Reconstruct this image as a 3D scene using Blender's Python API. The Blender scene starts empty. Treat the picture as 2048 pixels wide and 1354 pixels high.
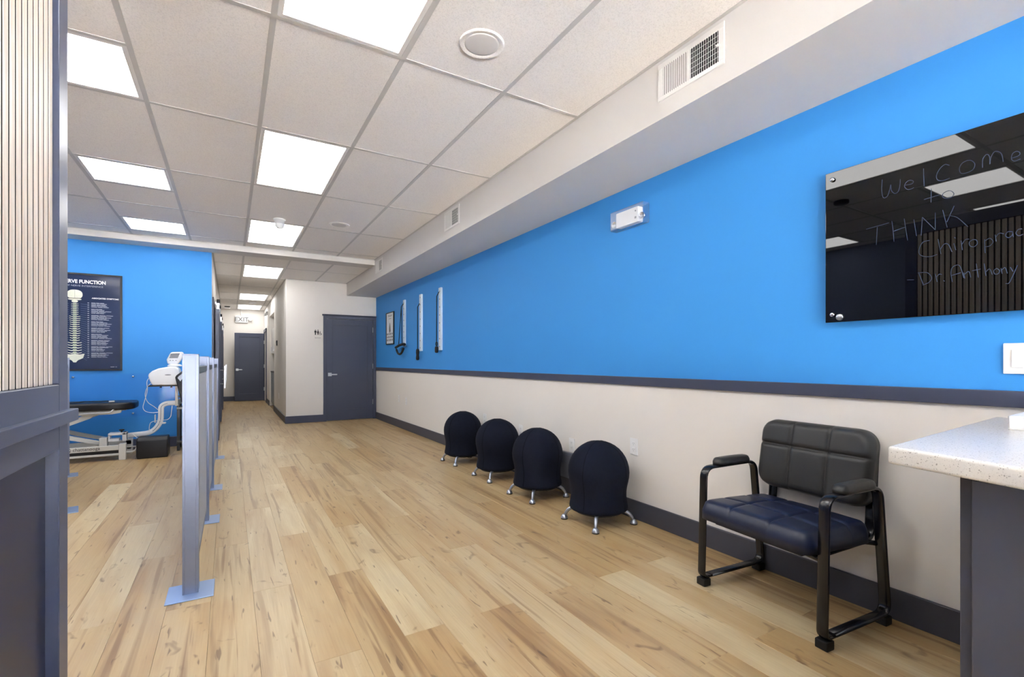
import bpy, bmesh, math, random
from mathutils import Vector, Matrix

# ---------------------------------------------------------------- camera, world, light, exposure
SC = bpy.context.scene
COL = SC.collection
CAM_H = 1.140
cam_data = bpy.data.cameras.new('camera')
cam_data.sensor_width = 36.0
cam_data.lens = 956.55 * 36.0 / 2048.0
cam_data.shift_x = (1024.0 - 1035.66) / 2048.0
cam_data.shift_y = (723.4 - 677.0) / 2048.0
cam_data.clip_start = 0.02
cam = bpy.data.objects.new('camera', cam_data)
cam.location = (0, 0, CAM_H)
cam.rotation_euler = (math.pi / 2, 0, -0.54263)
COL.objects.link(cam)
SC.camera = cam

world = bpy.data.worlds.new('daylight')
SC.world = world
world.use_nodes = True
wn = world.node_tree
bg = wn.nodes['Background']
sky = wn.nodes.new('ShaderNodeTexSky')
sky.sky_type = 'HOSEK_WILKIE'
sky.turbidity = 7.0
sky.sun_direction = (0.15, 0.52, 0.84)
haze = wn.nodes.new('ShaderNodeHueSaturation')      # hazy, whitish daylight
haze.inputs['Saturation'].default_value = 0.5
wn.links.new(sky.outputs[0], haze.inputs['Color'])
wn.links.new(haze.outputs[0], bg.inputs[0])
SKY_STRENGTH = 1.2
bg.inputs[1].default_value = SKY_STRENGTH
sun_data = bpy.data.lights.new('sun', 'SUN')
sun_data.energy = SUN_STRENGTH = 26.0
sun_data.angle = 0.01
sun_data.color = (1.0, 0.985, 0.965)
sun = bpy.data.objects.new('sun', sun_data)
sun.rotation_euler = (math.radians(-32), math.radians(10), 0)      # high sun behind the building, lighting the street outside the added window
COL.objects.link(sun)

PANEL_STRENGTH = 0.74
SC.view_settings.view_transform = 'Standard'
SC.view_settings.look = 'None'
SC.view_settings.exposure = 4.02
SC.view_settings.gamma = 1.0
SC.view_settings.use_curve_mapping = False

random.seed(7)

# ---------------------------------------------------------------- materials
MATS = {}

def s2l(c):
    return tuple((v / 12.92 if v <= 0.04045 else ((v + 0.055) / 1.055) ** 2.4) for v in (x / 255.0 for x in c))

def mat(name, rgb, rough=0.5, metal=0.0, spec=0.5, vary=0.04, scale=6.0, bump=0.0, bscale=200.0, srgb=True, coat=0.0):
    """principled paint / plastic / metal with a little procedural variation"""
    if name in MATS:
        return MATS[name]
    m = bpy.data.materials.new(name)
    m.use_nodes = True
    nt = m.node_tree
    p = nt.nodes['Principled BSDF']
    c = s2l(rgb) if srgb else rgb
    p.inputs['Roughness'].default_value = rough
    p.inputs['Metallic'].default_value = metal
    p.inputs['Specular IOR Level'].default_value = spec
    p.inputs['Coat Weight'].default_value = coat
    tc = nt.nodes.new('ShaderNodeTexCoord')
    nz = nt.nodes.new('ShaderNodeTexNoise')
    nz.inputs['Scale'].default_value = scale
    nz.inputs['Detail'].default_value = 4
    nt.links.new(tc.outputs['Object'], nz.inputs['Vector'])
    mx = nt.nodes.new('ShaderNodeMix')
    mx.data_type = 'RGBA'
    mx.inputs['A'].default_value = (*[v * (1 - vary) for v in c], 1)
    mx.inputs['B'].default_value = (*[min(1, v * (1 + vary)) for v in c], 1)
    nt.links.new(nz.outputs['Fac'], mx.inputs['Factor'])
    nt.links.new(mx.outputs['Result'], p.inputs['Base Color'])
    if bump > 0:
        n2 = nt.nodes.new('ShaderNodeTexNoise')
        n2.inputs['Scale'].default_value = bscale
        n2.inputs['Detail'].default_value = 3
        nt.links.new(tc.outputs['Object'], n2.inputs['Vector'])
        b = nt.nodes.new('ShaderNodeBump')
        b.inputs['Strength'].default_value = bump
        b.inputs['Distance'].default_value = 0.002
        nt.links.new(n2.outputs['Fac'], b.inputs['Height'])
        nt.links.new(b.outputs['Normal'], p.inputs['Normal'])
    MATS[name] = m
    return m

def emis(name, rgb, strength):
    m = bpy.data.materials.new(name)
    m.use_nodes = True
    p = m.node_tree.nodes['Principled BSDF']
    p.inputs['Base Color'].default_value = (0.9, 0.9, 0.9, 1)
    p.inputs['Emission Color'].default_value = (*rgb, 1)
    p.inputs['Emission Strength'].default_value = strength
    MATS[name] = m
    return m

def clear(name, tint=(0.95, 0.97, 1.0), gloss=0.12, rough=0.03):
    """thin clear plastic / window glass: mostly transparent with a glossy sheen"""
    m = bpy.data.materials.new(name)
    m.use_nodes = True
    nt = m.node_tree
    nt.nodes.remove(nt.nodes['Principled BSDF'])
    out = nt.nodes['Material Output']
    tr = nt.nodes.new('ShaderNodeBsdfTransparent')
    tr.inputs[0].default_value = (*tint, 1)
    gl = nt.nodes.new('ShaderNodeBsdfGlossy')
    gl.inputs['Roughness'].default_value = rough
    mx = nt.nodes.new('ShaderNodeMixShader')
    mx.inputs[0].default_value = gloss
    nt.links.new(tr.outputs[0], mx.inputs[1])
    nt.links.new(gl.outputs[0], mx.inputs[2])
    nt.links.new(mx.outputs[0], out.inputs[0])
    MATS[name] = m
    return m

white_paint = mat('warm white wall paint', (227, 223, 218), 0.6, spec=0.3, vary=0.015, scale=1.5, bump=0.05, bscale=350)
blue_paint = mat('bright blue wall paint', (62, 146, 222), 0.55, spec=0.25, vary=0.02, scale=1.5, bump=0.05, bscale=350)
ceil_paint = mat('white drywall paint', (212, 208, 204), 0.65, spec=0.2, vary=0.01, scale=2)
trim_paint = mat('slate blue trim paint', (66, 71, 92), 0.42, vary=0.05, scale=3)
base_paint = mat('charcoal baseboard vinyl', (68, 69, 80), 0.5, vary=0.06, scale=3)
door_paint = mat('slate blue door paint', (66, 72, 93), 0.4, vary=0.04, scale=2)
steel = mat('brushed steel', (190, 192, 196), 0.3, metal=1.0, vary=0.05, scale=30)
chrome = mat('polished chrome', (214, 216, 222), 0.12, metal=1.0, vary=0.02)
silver = mat('satin silver leg', (176, 182, 194), 0.28, metal=0.85, vary=0.04)
alu = mat('anodised aluminium', (132, 139, 158), 0.42, metal=0.85, vary=0.05, scale=12)
plate_steel = mat('blue grey powder coated plate', (150, 172, 208), 0.35, metal=0.6, vary=0.04)
white_plastic = mat('white plastic', (232, 232, 232), 0.35, vary=0.02)
grille_white = mat('white enamelled grille', (226, 223, 219), 0.45, vary=0.01)
speaker_grey = mat('pale grey speaker mesh', (212, 208, 204), 0.7, vary=0.05, scale=300)
duct_shade = mat('painted duct shade', (14, 14, 15), 0.8, vary=0.1)
slot_grey = mat('grey slot shadow paint', (96, 93, 90), 0.8)
black_plastic = mat('black plastic', (20, 21, 24), 0.4, vary=0.1)
black_rubber = mat('black rubber', (16, 16, 18), 0.6, vary=0.1)
black_metal = mat('black enamelled steel', (13, 14, 20), 0.22, vary=0.1, spec=0.6)
charcoal_vinyl = mat('charcoal vinyl', (47, 47, 47), 0.42, vary=0.12, scale=12, bump=0.12, bscale=260)
sheen_vinyl = mat('black vinyl with painted blue sheen', (20, 29, 56), 0.4, vary=0.15, scale=10, bump=0.12, bscale=260)  # black vinyl, its blue window sheen put into the colour
stool_fabric = mat('black stretch fabric', (19, 23, 37), 0.85, spec=0.15, vary=0.2, scale=40, bump=0.15, bscale=500)  # faint navy sheen put into the black base colour
seam_fabric = mat('fabric seam', (10, 12, 19), 0.9, spec=0.1)
grey_fabric = mat('grey panel fabric', (182, 185, 190), 0.9, spec=0.1, vary=0.12, scale=90, bump=0.3, bscale=500)
band_grey = mat('dark grey panel band', (78, 86, 94), 0.7, vary=0.08)
machine_white = mat('white medical plastic', (222, 224, 228), 0.3, vary=0.02)
machine_cream = mat('off white powder coat', (212, 211, 206), 0.35, vary=0.04)
black_pad = mat('black upholstery', (14, 15, 22), 0.38, vary=0.15, scale=8)
screen_grey = mat('grey display screen', (64, 68, 84), 0.2, vary=0.1)
poster_navy = mat('dark navy poster print', (32, 45, 78), 0.10, vary=0.35, scale=1.6)
frame_black = mat('black picture frame', (18, 19, 27), 0.35, vary=0.1)
print_white = mat('white print', (235, 236, 238), 0.5)
print_grey = mat('pale grey print', (158, 166, 182), 0.5)
print_blue = mat('steel blue print', (92, 112, 150), 0.5)
bone = mat('bone coloured print', (222, 224, 206), 0.5, vary=0.14, scale=60)
bone_green = mat('greenish bone print', (192, 202, 172), 0.5, vary=0.14, scale=60)
ink_black = mat('black ink', (22, 22, 24), 0.5)
ink_grey = mat('grey ink', (120, 124, 132), 0.6)
paper = mat('white chart paper', (226, 229, 236), 0.6, vary=0.03)
rail_white = mat('pale blue white enamel', (214, 226, 238), 0.35, vary=0.02)
board_glass = mat('black back painted glass', (2, 2, 4), 0.015, spec=0.42, vary=0.02)
marker_ink = mat('pale blue marker ink', (50, 64, 92), 0.6, vary=0.25, scale=60)
cab_grey = mat('blue grey cabinet laminate', (128, 140, 152), 0.4)
cab_light = mat('light grey cabinet laminate', (205, 203, 200), 0.4)
felt_black = mat('dark felt backing', (44, 42, 42), 0.95, spec=0.05)
grey_slab_mat = mat('mid grey slab', (118, 121, 134), 0.5)
exit_white = mat('white sign housing', (236, 236, 234), 0.4)
exit_letter = mat('pale grey sign lettering', (112, 112, 114), 0.5)
subfloor_mat = mat('dark floor joint', (140, 114, 80), 0.8)
clear_plastic = clear('clear plastic cover', gloss=0.28, rough=0.35)
acrylic = clear('clear acrylic sheet', tint=(0.93, 0.96, 1.0), gloss=0.012, rough=0.12)
added_window_glass = clear('added window glass', gloss=0.06)
hall_diffuser_mat = emis('softly glowing hallway diffuser', (1.0, 0.985, 0.96), PANEL_STRENGTH * 0.64)
diffuser_mat = emis('glowing white diffuser', (1.0, 0.99, 0.975), PANEL_STRENGTH)

def ceiling_tile_mat():
    m = mat('speckled mineral ceiling tile', (224, 220, 216), 0.85, spec=0.1, vary=0.0)
    nt = m.node_tree
    p = nt.nodes['Principled BSDF']
    tc = nt.nodes.new('ShaderNodeTexCoord')
    nz = nt.nodes.new('ShaderNodeTexNoise')
    nz.inputs['Scale'].default_value = 170
    nz.inputs['Detail'].default_value = 5
    nz.inputs['Roughness'].default_value = 0.7
    nt.links.new(tc.outputs['Object'], nz.inputs['Vector'])
    cr = nt.nodes.new('ShaderNodeValToRGB')
    cr.color_ramp.elements[0].position = 0.36
    cr.color_ramp.elements[1].position = 0.52
    a = s2l((226, 222, 218)); b = s2l((243, 239, 235))
    cr.color_ramp.elements[0].color = (*a, 1)
    cr.color_ramp.elements[1].color = (*b, 1)
    nt.links.new(nz.outputs['Fac'], cr.inputs['Fac'])
    nt.links.new(cr.outputs['Color'], p.inputs['Base Color'])
    bp = nt.nodes.new('ShaderNodeBump')
    bp.inputs['Strength'].default_value = 0.25
    bp.inputs['Distance'].default_value = 0.003
    nt.links.new(nz.outputs['Fac'], bp.inputs['Height'])
    nt.links.new(bp.outputs['Normal'], p.inputs['Normal'])
    return m
tile_mat = ceiling_tile_mat()
grid_mat = mat('pale grey ceiling grid steel', (198, 195, 191), 0.5, vary=0.01)

def quartz_mat():
    m = mat('speckled white quartz', (228, 226, 223), 0.25, vary=0.0)
    nt = m.node_tree
    p = nt.nodes['Principled BSDF']
    tc = nt.nodes.new('ShaderNodeTexCoord')
    base = None
    col = (*s2l((216, 213, 208)), 1)
    prev = None
    for sc_, thr, rgb in ((150.0, 0.13, (168, 165, 160)), (330.0, 0.16, (190, 187, 183)), (85.0, 0.07, (148, 145, 140))):
        v = nt.nodes.new('ShaderNodeTexVoronoi')
        v.inputs['Scale'].default_value = sc_
        nt.links.new(tc.outputs['Object'], v.inputs['Vector'])
        r = nt.nodes.new('ShaderNodeValToRGB')
        r.color_ramp.elements[0].position = thr
        r.color_ramp.elements[1].position = thr + 0.1
        r.color_ramp.elements[0].color = (1, 1, 1, 1)
        r.color_ramp.elements[1].color = (0, 0, 0, 1)
        nt.links.new(v.outputs['Distance'], r.inputs['Fac'])
        mx = nt.nodes.new('ShaderNodeMix'); mx.data_type = 'RGBA'
        if prev is None:
            mx.inputs['A'].default_value = col
        else:
            nt.links.new(prev, mx.inputs['A'])
        mx.inputs['B'].default_value = (*s2l(rgb), 1)
        nt.links.new(r.outputs['Color'], mx.inputs['Factor'])
        prev = mx.outputs['Result']
    nt.links.new(prev, p.inputs['Base Color'])
    return m
quartz = quartz_mat()

def oak_mat():
    m = mat('pale oak slat veneer', (206, 186, 166), 0.5, vary=0.0)
    nt = m.node_tree
    p = nt.nodes['Principled BSDF']
    tc = nt.nodes.new('ShaderNodeTexCoord')
    mp = nt.nodes.new('ShaderNodeMapping')
    mp.inputs['Scale'].default_value = (60, 60, 3)
    nt.links.new(tc.outputs['Object'], mp.inputs['Vector'])
    nz = nt.nodes.new('ShaderNodeTexNoise')
    nz.inputs['Scale'].default_value = 1.0
    nz.inputs['Detail'].default_value = 5
    nt.links.new(mp.outputs[0], nz.inputs['Vector'])
    cr = nt.nodes.new('ShaderNodeValToRGB')
    cr.color_ramp.elements[0].position = 0.3
    cr.color_ramp.elements[1].position = 0.7
    cr.color_ramp.elements[0].color = (*s2l((196, 178, 158)), 1)
    cr.color_ramp.elements[1].color = (*s2l((228, 218, 204)), 1)
    nt.links.new(nz.outputs['Fac'], cr.inputs['Fac'])
    nt.links.new(cr.outputs['Color'], p.inputs['Base Color'])
    return m
oak = oak_mat()
slat_core = mat('black slat core', (26, 25, 25), 0.8)
left_paint = mat('blue grey wall paint', (118, 130, 158), 0.6, spec=0.2, vary=0.02, scale=1.5)
panel_navy = mat('dark navy panel paint', (38, 42, 66), 0.4, vary=0.05, scale=3)
frame_paint = mat('satin slate frame paint', (72, 78, 100), 0.3, vary=0.05, scale=3)

def plank_mat():
    """printed maple plank: grain, brown heartwood streaks, knots; 'tone' and 'seed' come from each plank"""
    m = bpy.data.materials.new('maple vinyl plank')
    m.use_nodes = True
    nt = m.node_tree
    N = nt.nodes; L = nt.links
    p = N['Principled BSDF']
    geo = N.new('ShaderNodeNewGeometry')
    seed = N.new('ShaderNodeAttribute'); seed.attribute_name = 'seed'
    tone = N.new('ShaderNodeAttribute'); tone.attribute_name = 'tone'
    sv = N.new('ShaderNodeCombineXYZ')
    mul = N.new('ShaderNodeMath'); mul.operation = 'MULTIPLY'; mul.inputs[1].default_value = 37.0
    L.new(seed.outputs['Fac'], mul.inputs[0])
    L.new(mul.outputs[0], sv.inputs['X']); L.new(mul.outputs[0], sv.inputs['Z'])
    add = N.new('ShaderNodeVectorMath'); add.operation = 'ADD'
    L.new(geo.outputs['Position'], add.inputs[0]); L.new(sv.outputs[0], add.inputs[1])

    def noise(sx, sy, detail=3, dist=0.0, rough=0.5):
        mp = N.new('ShaderNodeMapping')
        mp.inputs['Scale'].default_value = (sx, sy, 1)
        L.new(add.outputs[0], mp.inputs['Vector'])
        n = N.new('ShaderNodeTexNoise')
        n.inputs['Scale'].default_value = 1.0
        n.inputs['Detail'].default_value = detail
        n.inputs['Distortion'].default_value = dist
        n.inputs['Roughness'].default_value = rough
        L.new(mp.outputs[0], n.inputs['Vector'])
        return n.outputs['Fac']

    def ramp(src, a, b, ca=0.0, cb=1.0):
        r = N.new('ShaderNodeMapRange')
        r.inputs['From Min'].default_value = a
        r.inputs['From Max'].default_value = b
        r.inputs['To Min'].default_value = ca
        r.inputs['To Max'].default_value = cb
        L.new(src, r.inputs['Value'])
        return r.outputs['Result']

    def mix(fac, A, B):
        x = N.new('ShaderNodeMix'); x.data_type = 'RGBA'
        for k, v in (('A', A), ('B', B)):
            if isinstance(v, tuple):
                x.inputs[k].default_value = (*v, 1)
            else:
                L.new(v, x.inputs[k])
        L.new(fac, x.inputs['Factor'])
        return x.outputs['Result']

    def mulv(a, b):
        x = N.new('ShaderNodeMath'); x.operation = 'MULTIPLY'
        L.new(a, x.inputs[0])
        if isinstance(b, float):
            x.inputs[1].default_value = b
        else:
            L.new(b, x.inputs[1])
        return x.outputs[0]

    tan = s2l((179, 151, 105)); light = s2l((203, 186, 149)); brown = s2l((128, 95, 60)); amber = s2l((166, 132, 86))
    dark = s2l((96, 70, 48))
    c = mix(tone.outputs['Fac'], tan, light)
    c = mix(ramp(noise(7, 0.9, 3, 0.6), 0.42, 0.72, 0.0, 0.75), c, amber)          # broad warm figure
    inv = N.new('ShaderNodeMath'); inv.operation = 'SUBTRACT'; inv.inputs[0].default_value = 1.15
    L.new(tone.outputs['Fac'], inv.inputs[1])
    st = mulv(ramp(noise(13, 0.5, 3, 1.1), 0.55, 0.66), inv.outputs[0])
    c = mix(mulv(st, 0.68), c, brown)                                               # heartwood streaks
    st2 = ramp(noise(26, 0.8, 3, 0.8), 0.63, 0.70)
    c = mix(mulv(st2, 0.6), c, brown)
    fl = ramp(noise(60, 7.0, 1, 0.6), 0.70, 0.76)
    c = mix(mulv(fl, 0.7), c, dark)                                                 # small dark flecks
    kn = ramp(noise(9, 4.5, 2, 1.8), 0.66, 0.78)
    c = mix(mulv(kn, 0.7), c, dark)                                                 # knots
    fine = ramp(noise(150, 5, 3), 0.3, 0.7, 0.0, 0.16)
    c = mix(fine, c, brown)
    L.new(c, p.inputs['Base Color'])
    p.inputs['Roughness'].default_value = 0.38
    p.inputs['Specular IOR Level'].default_value = 0.5
    b = N.new('ShaderNodeBump')
    b.inputs['Strength'].default_value = 0.06
    b.inputs['Distance'].default_value = 0.001
    L.new(noise(150, 5, 2), b.inputs['Height'])
    L.new(b.outputs['Normal'], p.inputs['Normal'])
    MATS['plank'] = m
    return m
plank = plank_mat()

# ---------------------------------------------------------------- geometry helpers
class B:
    """collects shapes in one bmesh"""
    def __init__(s):
        s.bm = bmesh.new()

    def _merge(s, tmp, mi=0):
        for f in tmp.faces:
            f.material_index = mi
        me = bpy.data.meshes.new('tmp')
        tmp.to_mesh(me); tmp.free()
        s.bm.from_mesh(me)
        bpy.data.meshes.remove(me)
        return s

    def box(s, x0, x1, y0, y1, z0, z1, bev=0.0, seg=2, mi=0, rot=None, about=None):
        t = bmesh.new()
        bmesh.ops.create_cube(t, size=1.0)
        for v in t.verts:
            v.co = Vector(((x0 + x1) / 2 + v.co.x * (x1 - x0), (y0 + y1) / 2 + v.co.y * (y1 - y0), (z0 + z1) / 2 + v.co.z * (z1 - z0)))
        if bev > 0:
            bmesh.ops.bevel(t, geom=t.edges[:], offset=bev, segments=seg, affect='EDGES', profile=0.6)
        if rot is not None:
            c = Vector(about) if about else Vector(((x0 + x1) / 2, (y0 + y1) / 2, (z0 + z1) / 2))
            bmesh.ops.rotate(t, cent=c, matrix=rot, verts=t.verts)
        return s._merge(t, mi)

    def cyl(s, p0, p1, r0, r1=None, n=20, mi=0):
        r1 = r0 if r1 is None else r1
        p0 = Vector(p0); p1 = Vector(p1)
        d = (p1 - p0)
        q = d.to_track_quat('Z', 'Y').to_matrix()
        t = bmesh.new()
        a = []; b = []
        for i in range(n):
            an = 2 * math.pi * i / n
            o = Vector((math.cos(an), math.sin(an), 0))
            a.append(t.verts.new(p0 + q @ (o * r0)))
            b.append(t.verts.new(p1 + q @ (o * r1)))
        for i in range(n):
            t.faces.new((a[i], a[(i + 1) % n], b[(i + 1) % n], b[i])).smooth = True
        t.faces.new(a[::-1]); t.faces.new(b)
        return s._merge(t, mi)

    def lathe(s, prof, c=(0, 0, 0), n=32, mi=0, axis='Z'):
        """prof: (radius, height) pairs from one end to the other"""
        t = bmesh.new()
        rings = []
        for r, h in prof:
            ring = []
            if r < 1e-6:
                ring = [t.verts.new((0, 0, h))]
            else:
                for i in range(n):
                    an = 2 * math.pi * i / n
                    ring.append(t.verts.new((r * math.cos(an), r * math.sin(an), h)))
            rings.append(ring)
        for a, b in zip(rings, rings[1:]):
            if len(a) == 1 and len(b) == 1:
                continue
            for i in range(n):
                j = (i + 1) % n
                if len(a) == 1:
                    f = t.faces.new((a[0], b[i], b[j]))
                elif len(b) == 1:
                    f = t.faces.new((a[i], a[j], b[0]))
                else:
                    f = t.faces.new((a[i], a[j], b[j], b[i]))
                f.smooth = True
        M = Matrix.Identity(3)
        if axis == 'X':
            M = Matrix.Rotation(math.pi / 2, 3, 'Y')
        elif axis == 'Y':
            M = Matrix.Rotation(-math.pi / 2, 3, 'X')
        for v in t.verts:
            v.co = M @ v.co + Vector(c)
        bmesh.ops.recalc_face_normals(t, faces=t.faces)
        return s._merge(t, mi)

    def sweep(s, pts, sec, up=None, closed=False, mi=0, scale=None, smooth=True):
        """sweep a closed 2-d section (list of (a, b)) along pts; up = fixed second axis"""
        pts = [Vector(p) for p in pts]
        t = bmesh.new()
        rings = []
        n = len(pts)
        pa = None
        for i, p in enumerate(pts):
            if closed:
                d = pts[(i + 1) % n] - pts[i - 1]
            else:
                d = pts[min(i + 1, n - 1)] - pts[max(i - 1, 0)]
            d.normalize()
            if up is not None:
                b = Vector(up)
                a = b.cross(d).normalized()
                b = d.cross(a).normalized()
            else:
                if pa is None:
                    pa = d.orthogonal().normalized()
                a = (pa - d * pa.dot(d)).normalized()
                pa = a
                b = d.cross(a)
            k = 1.0 if scale is None else scale[i]
            rings.append([t.verts.new(p + a * (u * k) + b * (v * k)) for u, v in sec])
        m = len(sec)
        rr = list(zip(rings, rings[1:])) + ([(rings[-1], rings[0])] if closed else [])
        for x, y in rr:
            for i in range(m):
                f = t.faces.new((x[i], x[(i + 1) % m], y[(i + 1) % m], y[i]))
                f.smooth = smooth
        if not closed:
            t.faces.new(rings[0][::-1]); t.faces.new(rings[-1])
        bmesh.ops.recalc_face_normals(t, faces=t.faces)
        return s._merge(t, mi)

    def tube(s, pts, r, n=10, closed=False, mi=0, scale=None):
        return s.sweep(pts, [(r * math.cos(2 * math.pi * i / n), r * math.sin(2 * math.pi * i / n)) for i in range(n)], closed=closed, mi=mi, scale=scale)

    def prism(s, poly, axis, a0, a1, bev=0.0, seg=3, mi=0):
        """poly: 2-d outline in the two other axes (in x, y, z order), extruded along axis"""
        t = bmesh.new()
        def P(u, v, w):
            return {'X': (w, u, v), 'Y': (u, w, v), 'Z': (u, v, w)}[axis]
        va = [t.verts.new(P(u, v, a0)) for u, v in poly]
        vb = [t.verts.new(P(u, v, a1)) for u, v in poly]
        m = len(poly)
        t.faces.new(va); t.faces.new(vb[::-1])
        for i in range(m):
            t.faces.new((va[i], vb[i], vb[(i + 1) % m], va[(i + 1) % m]))
        bmesh.ops.recalc_face_normals(t, faces=t.faces)
        if bev > 0:
            ed = [e for e in t.edges if len(e.link_faces) == 2 and e.calc_face_angle(0) > 0.5]
            bmesh.ops.bevel(t, geom=ed, offset=bev, segments=seg, affect='EDGES', profile=0.6)
        return s._merge(t, mi)

    def build(s, name, mats, parent=None, loc=None, smooth=None, **props):
        """one mesh object; loc given -> vertices are in world space and moved to that origin"""
        if loc is not None:
            bmesh.ops.translate(s.bm, vec=-Vector(loc), verts=s.bm.verts)
        me = bpy.data.meshes.new(name)
        if smooth is not None:
            for f in s.bm.faces:
                f.smooth = True
        s.bm.to_mesh(me); s.bm.free()
        if smooth is not None:
            me.set_sharp_from_angle(angle=math.radians(smooth))
        for m in (mats if isinstance(mats, (list, tuple)) else [mats]):
            me.materials.append(m)
        o = bpy.data.objects.new(name, me)
        COL.objects.link(o)
        if parent is not None:
            o.parent = parent
        elif loc is not None:
            o.location = loc
        for k, v in props.items():
            o[k] = v
        return o

def fillet(pts, r, n=6):
    """round the corners of a polyline"""
    pts = [Vector(p) for p in pts]
    out = [pts[0]]
    for a, b, c in zip(pts, pts[1:], pts[2:]):
        u = (a - b); v = (c - b)
        rr = min(r, u.length * 0.49, v.length * 0.49)
        p0 = b + u.normalized() * rr
        p1 = b + v.normalized() * rr
        for i in range(n + 1):
            t = i / n
            out.append(p0 * (1 - t) ** 2 + b * 2 * t * (1 - t) + p1 * t * t)
    out.append(pts[-1])
    return out

def spline(pts, n=6):
    """Catmull-Rom through the points"""
    P = [Vector(p) for p in pts]
    P = [P[0] * 2 - P[1]] + P + [P[-1] * 2 - P[-2]]
    out = []
    for i in range(1, len(P) - 2):
        a, b, c, d = P[i - 1:i + 3]
        for k in range(n):
            t = k / n
            out.append(0.5 * ((2 * b) + (c - a) * t + (2 * a - 5 * b + 4 * c - d) * t * t + (3 * b - a - 3 * c + d) * t ** 3))
    out.append(P[-2])
    return out

def tag(o, label, cat, group=None, kind=None):
    o['label'] = label
    o['category'] = cat
    if group:
        o['group'] = group
    if kind:
        o['kind'] = kind
    return o

def thing(name, loc, label, cat, group=None, kind=None, rz=0.0):
    o = bpy.data.objects.new(name, None)
    o.empty_display_size = 0.1
    o.location = loc
    o.rotation_euler = (0, 0, rz)
    COL.objects.link(o)
    return tag(o, label, cat, group, kind)

def copy_tree(o, parent=None):
    c = o.copy()
    COL.objects.link(c)
    c.parent = parent
    for ch in [x for x in bpy.data.objects if x.parent == o]:
        copy_tree(ch, c)
    return c

def text_mesh(name, body, size, material, parent, M, extrude=0.0004, align='LEFT', space=1.0, xscale=1.0, offset=0.0, fit=None):
    cu = bpy.data.curves.new('txt', 'FONT')
    cu.body = body
    cu.size = size
    cu.extrude = extrude
    cu.align_x = align
    cu.space_character = space
    cu.offset = offset
    cu.resolution_u = 3
    t = bpy.data.objects.new('txt', cu)
    COL.objects.link(t)
    dg = bpy.context.evaluated_depsgraph_get()
    me = bpy.data.meshes.new_from_object(t.evaluated_get(dg))
    bpy.data.objects.remove(t); bpy.data.curves.remove(cu)
    me.name = name
    if fit:
        xs = [v.co.x for v in me.vertices]
        xscale = fit / (max(xs) - min(xs))
    me.transform(M @ Matrix.Diagonal((xscale, 1, 1, 1)))
    me.materials.clear(); me.materials.append(material)
    o = bpy.data.objects.new(name, me)
    COL.objects.link(o)
    o.parent = parent
    return o

def facing_minus_y(x, y, z):      # text plane standing on a wall that faces -Y (reads along +X)
    return Matrix.Translation((x, y, z)) @ Matrix.Rotation(math.pi / 2, 4, 'X')

def facing_minus_x(x, y, z):      # text plane on a wall that faces -X (reads along -Y)
    return Matrix.Translation((x, y, z)) @ Matrix.Rotation(-math.pi / 2, 4, 'Z') @ Matrix.Rotation(math.pi / 2, 4, 'X')

# ================================================================ the setting
XR, XL = 2.530, -2.450          # right and left wall faces
YN, YB, YF, YE = -4.6, 7.920, 9.720, 16.150   # street front, blue wall, restroom wall, hallway end
CZ, CZ2 = 2.737, 2.660          # main ceiling and lower ceiling
SOF_X, SOF_Z = 1.961, 2.426     # soffit
HX0, HX1 = -0.210, 0.890        # hallway walls
T = 0.12

# ---- floor planks: rows 0.175 wide running down the room, 1.52 long, every other row shifted
floor = thing('floor', (0, 0, 0), 'pale maple wood plank floor with brown streaks and knots', 'floor', kind='structure')
B().box(XL, XR, YN, YB, -0.06, -0.006).box(HX0, HX1, YB, YE, -0.06, -0.006).box(HX1, XR + T, YB, YF + 0.2, -0.06, -0.006).box(HX1, 2.07, YF + 0.2, YE + T, -0.06, -0.006).build('subfloor', subfloor_mat, floor)
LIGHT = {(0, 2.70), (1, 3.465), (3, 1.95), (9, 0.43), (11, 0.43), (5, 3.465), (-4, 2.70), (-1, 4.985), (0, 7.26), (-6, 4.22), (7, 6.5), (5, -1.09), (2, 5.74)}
BEHIND = []
def plank_piece(x0, x1, y0, y1, tone, seed, behind=False):
    g = 0.0003; ch = 0.0008; z0 = -0.006; zc = -0.0006
    x0 += g; x1 -= g; y0 += g; y1 -= g
    vs = [(x0, y0, z0), (x1, y0, z0), (x1, y1, z0), (x0, y1, z0),
          (x0, y0, zc), (x1, y0, zc), (x1, y1, zc), (x0, y1, zc),
          (x0 + ch, y0 + ch, 0), (x1 - ch, y0 + ch, 0), (x1 - ch, y1 - ch, 0), (x0 + ch, y1 - ch, 0)]
    fs = [(8, 9, 10, 11)] + [(i, (i + 1) % 4, 4 + (i + 1) % 4, 4 + i) for i in range(4)] + [(4 + i, 4 + (i + 1) % 4, 8 + (i + 1) % 4, 8 + i) for i in range(4)]
    if behind:
        BEHIND.append((vs, fs, seed, tone))
        return
    me = bpy.data.meshes.new('floor_plank')
    me.from_pydata(vs, [], fs)
    for nm, val in (('seed', seed), ('tone', tone)):
        a = me.attributes.new(nm, 'FLOAT', 'POINT')
        a.data.foreach_set('value', [val] * 12)
    me.materials.append(plank)
    o = bpy.data.objects.new('floor_plank', me)
    COL.objects.link(o)
    o.parent = floor
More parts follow.
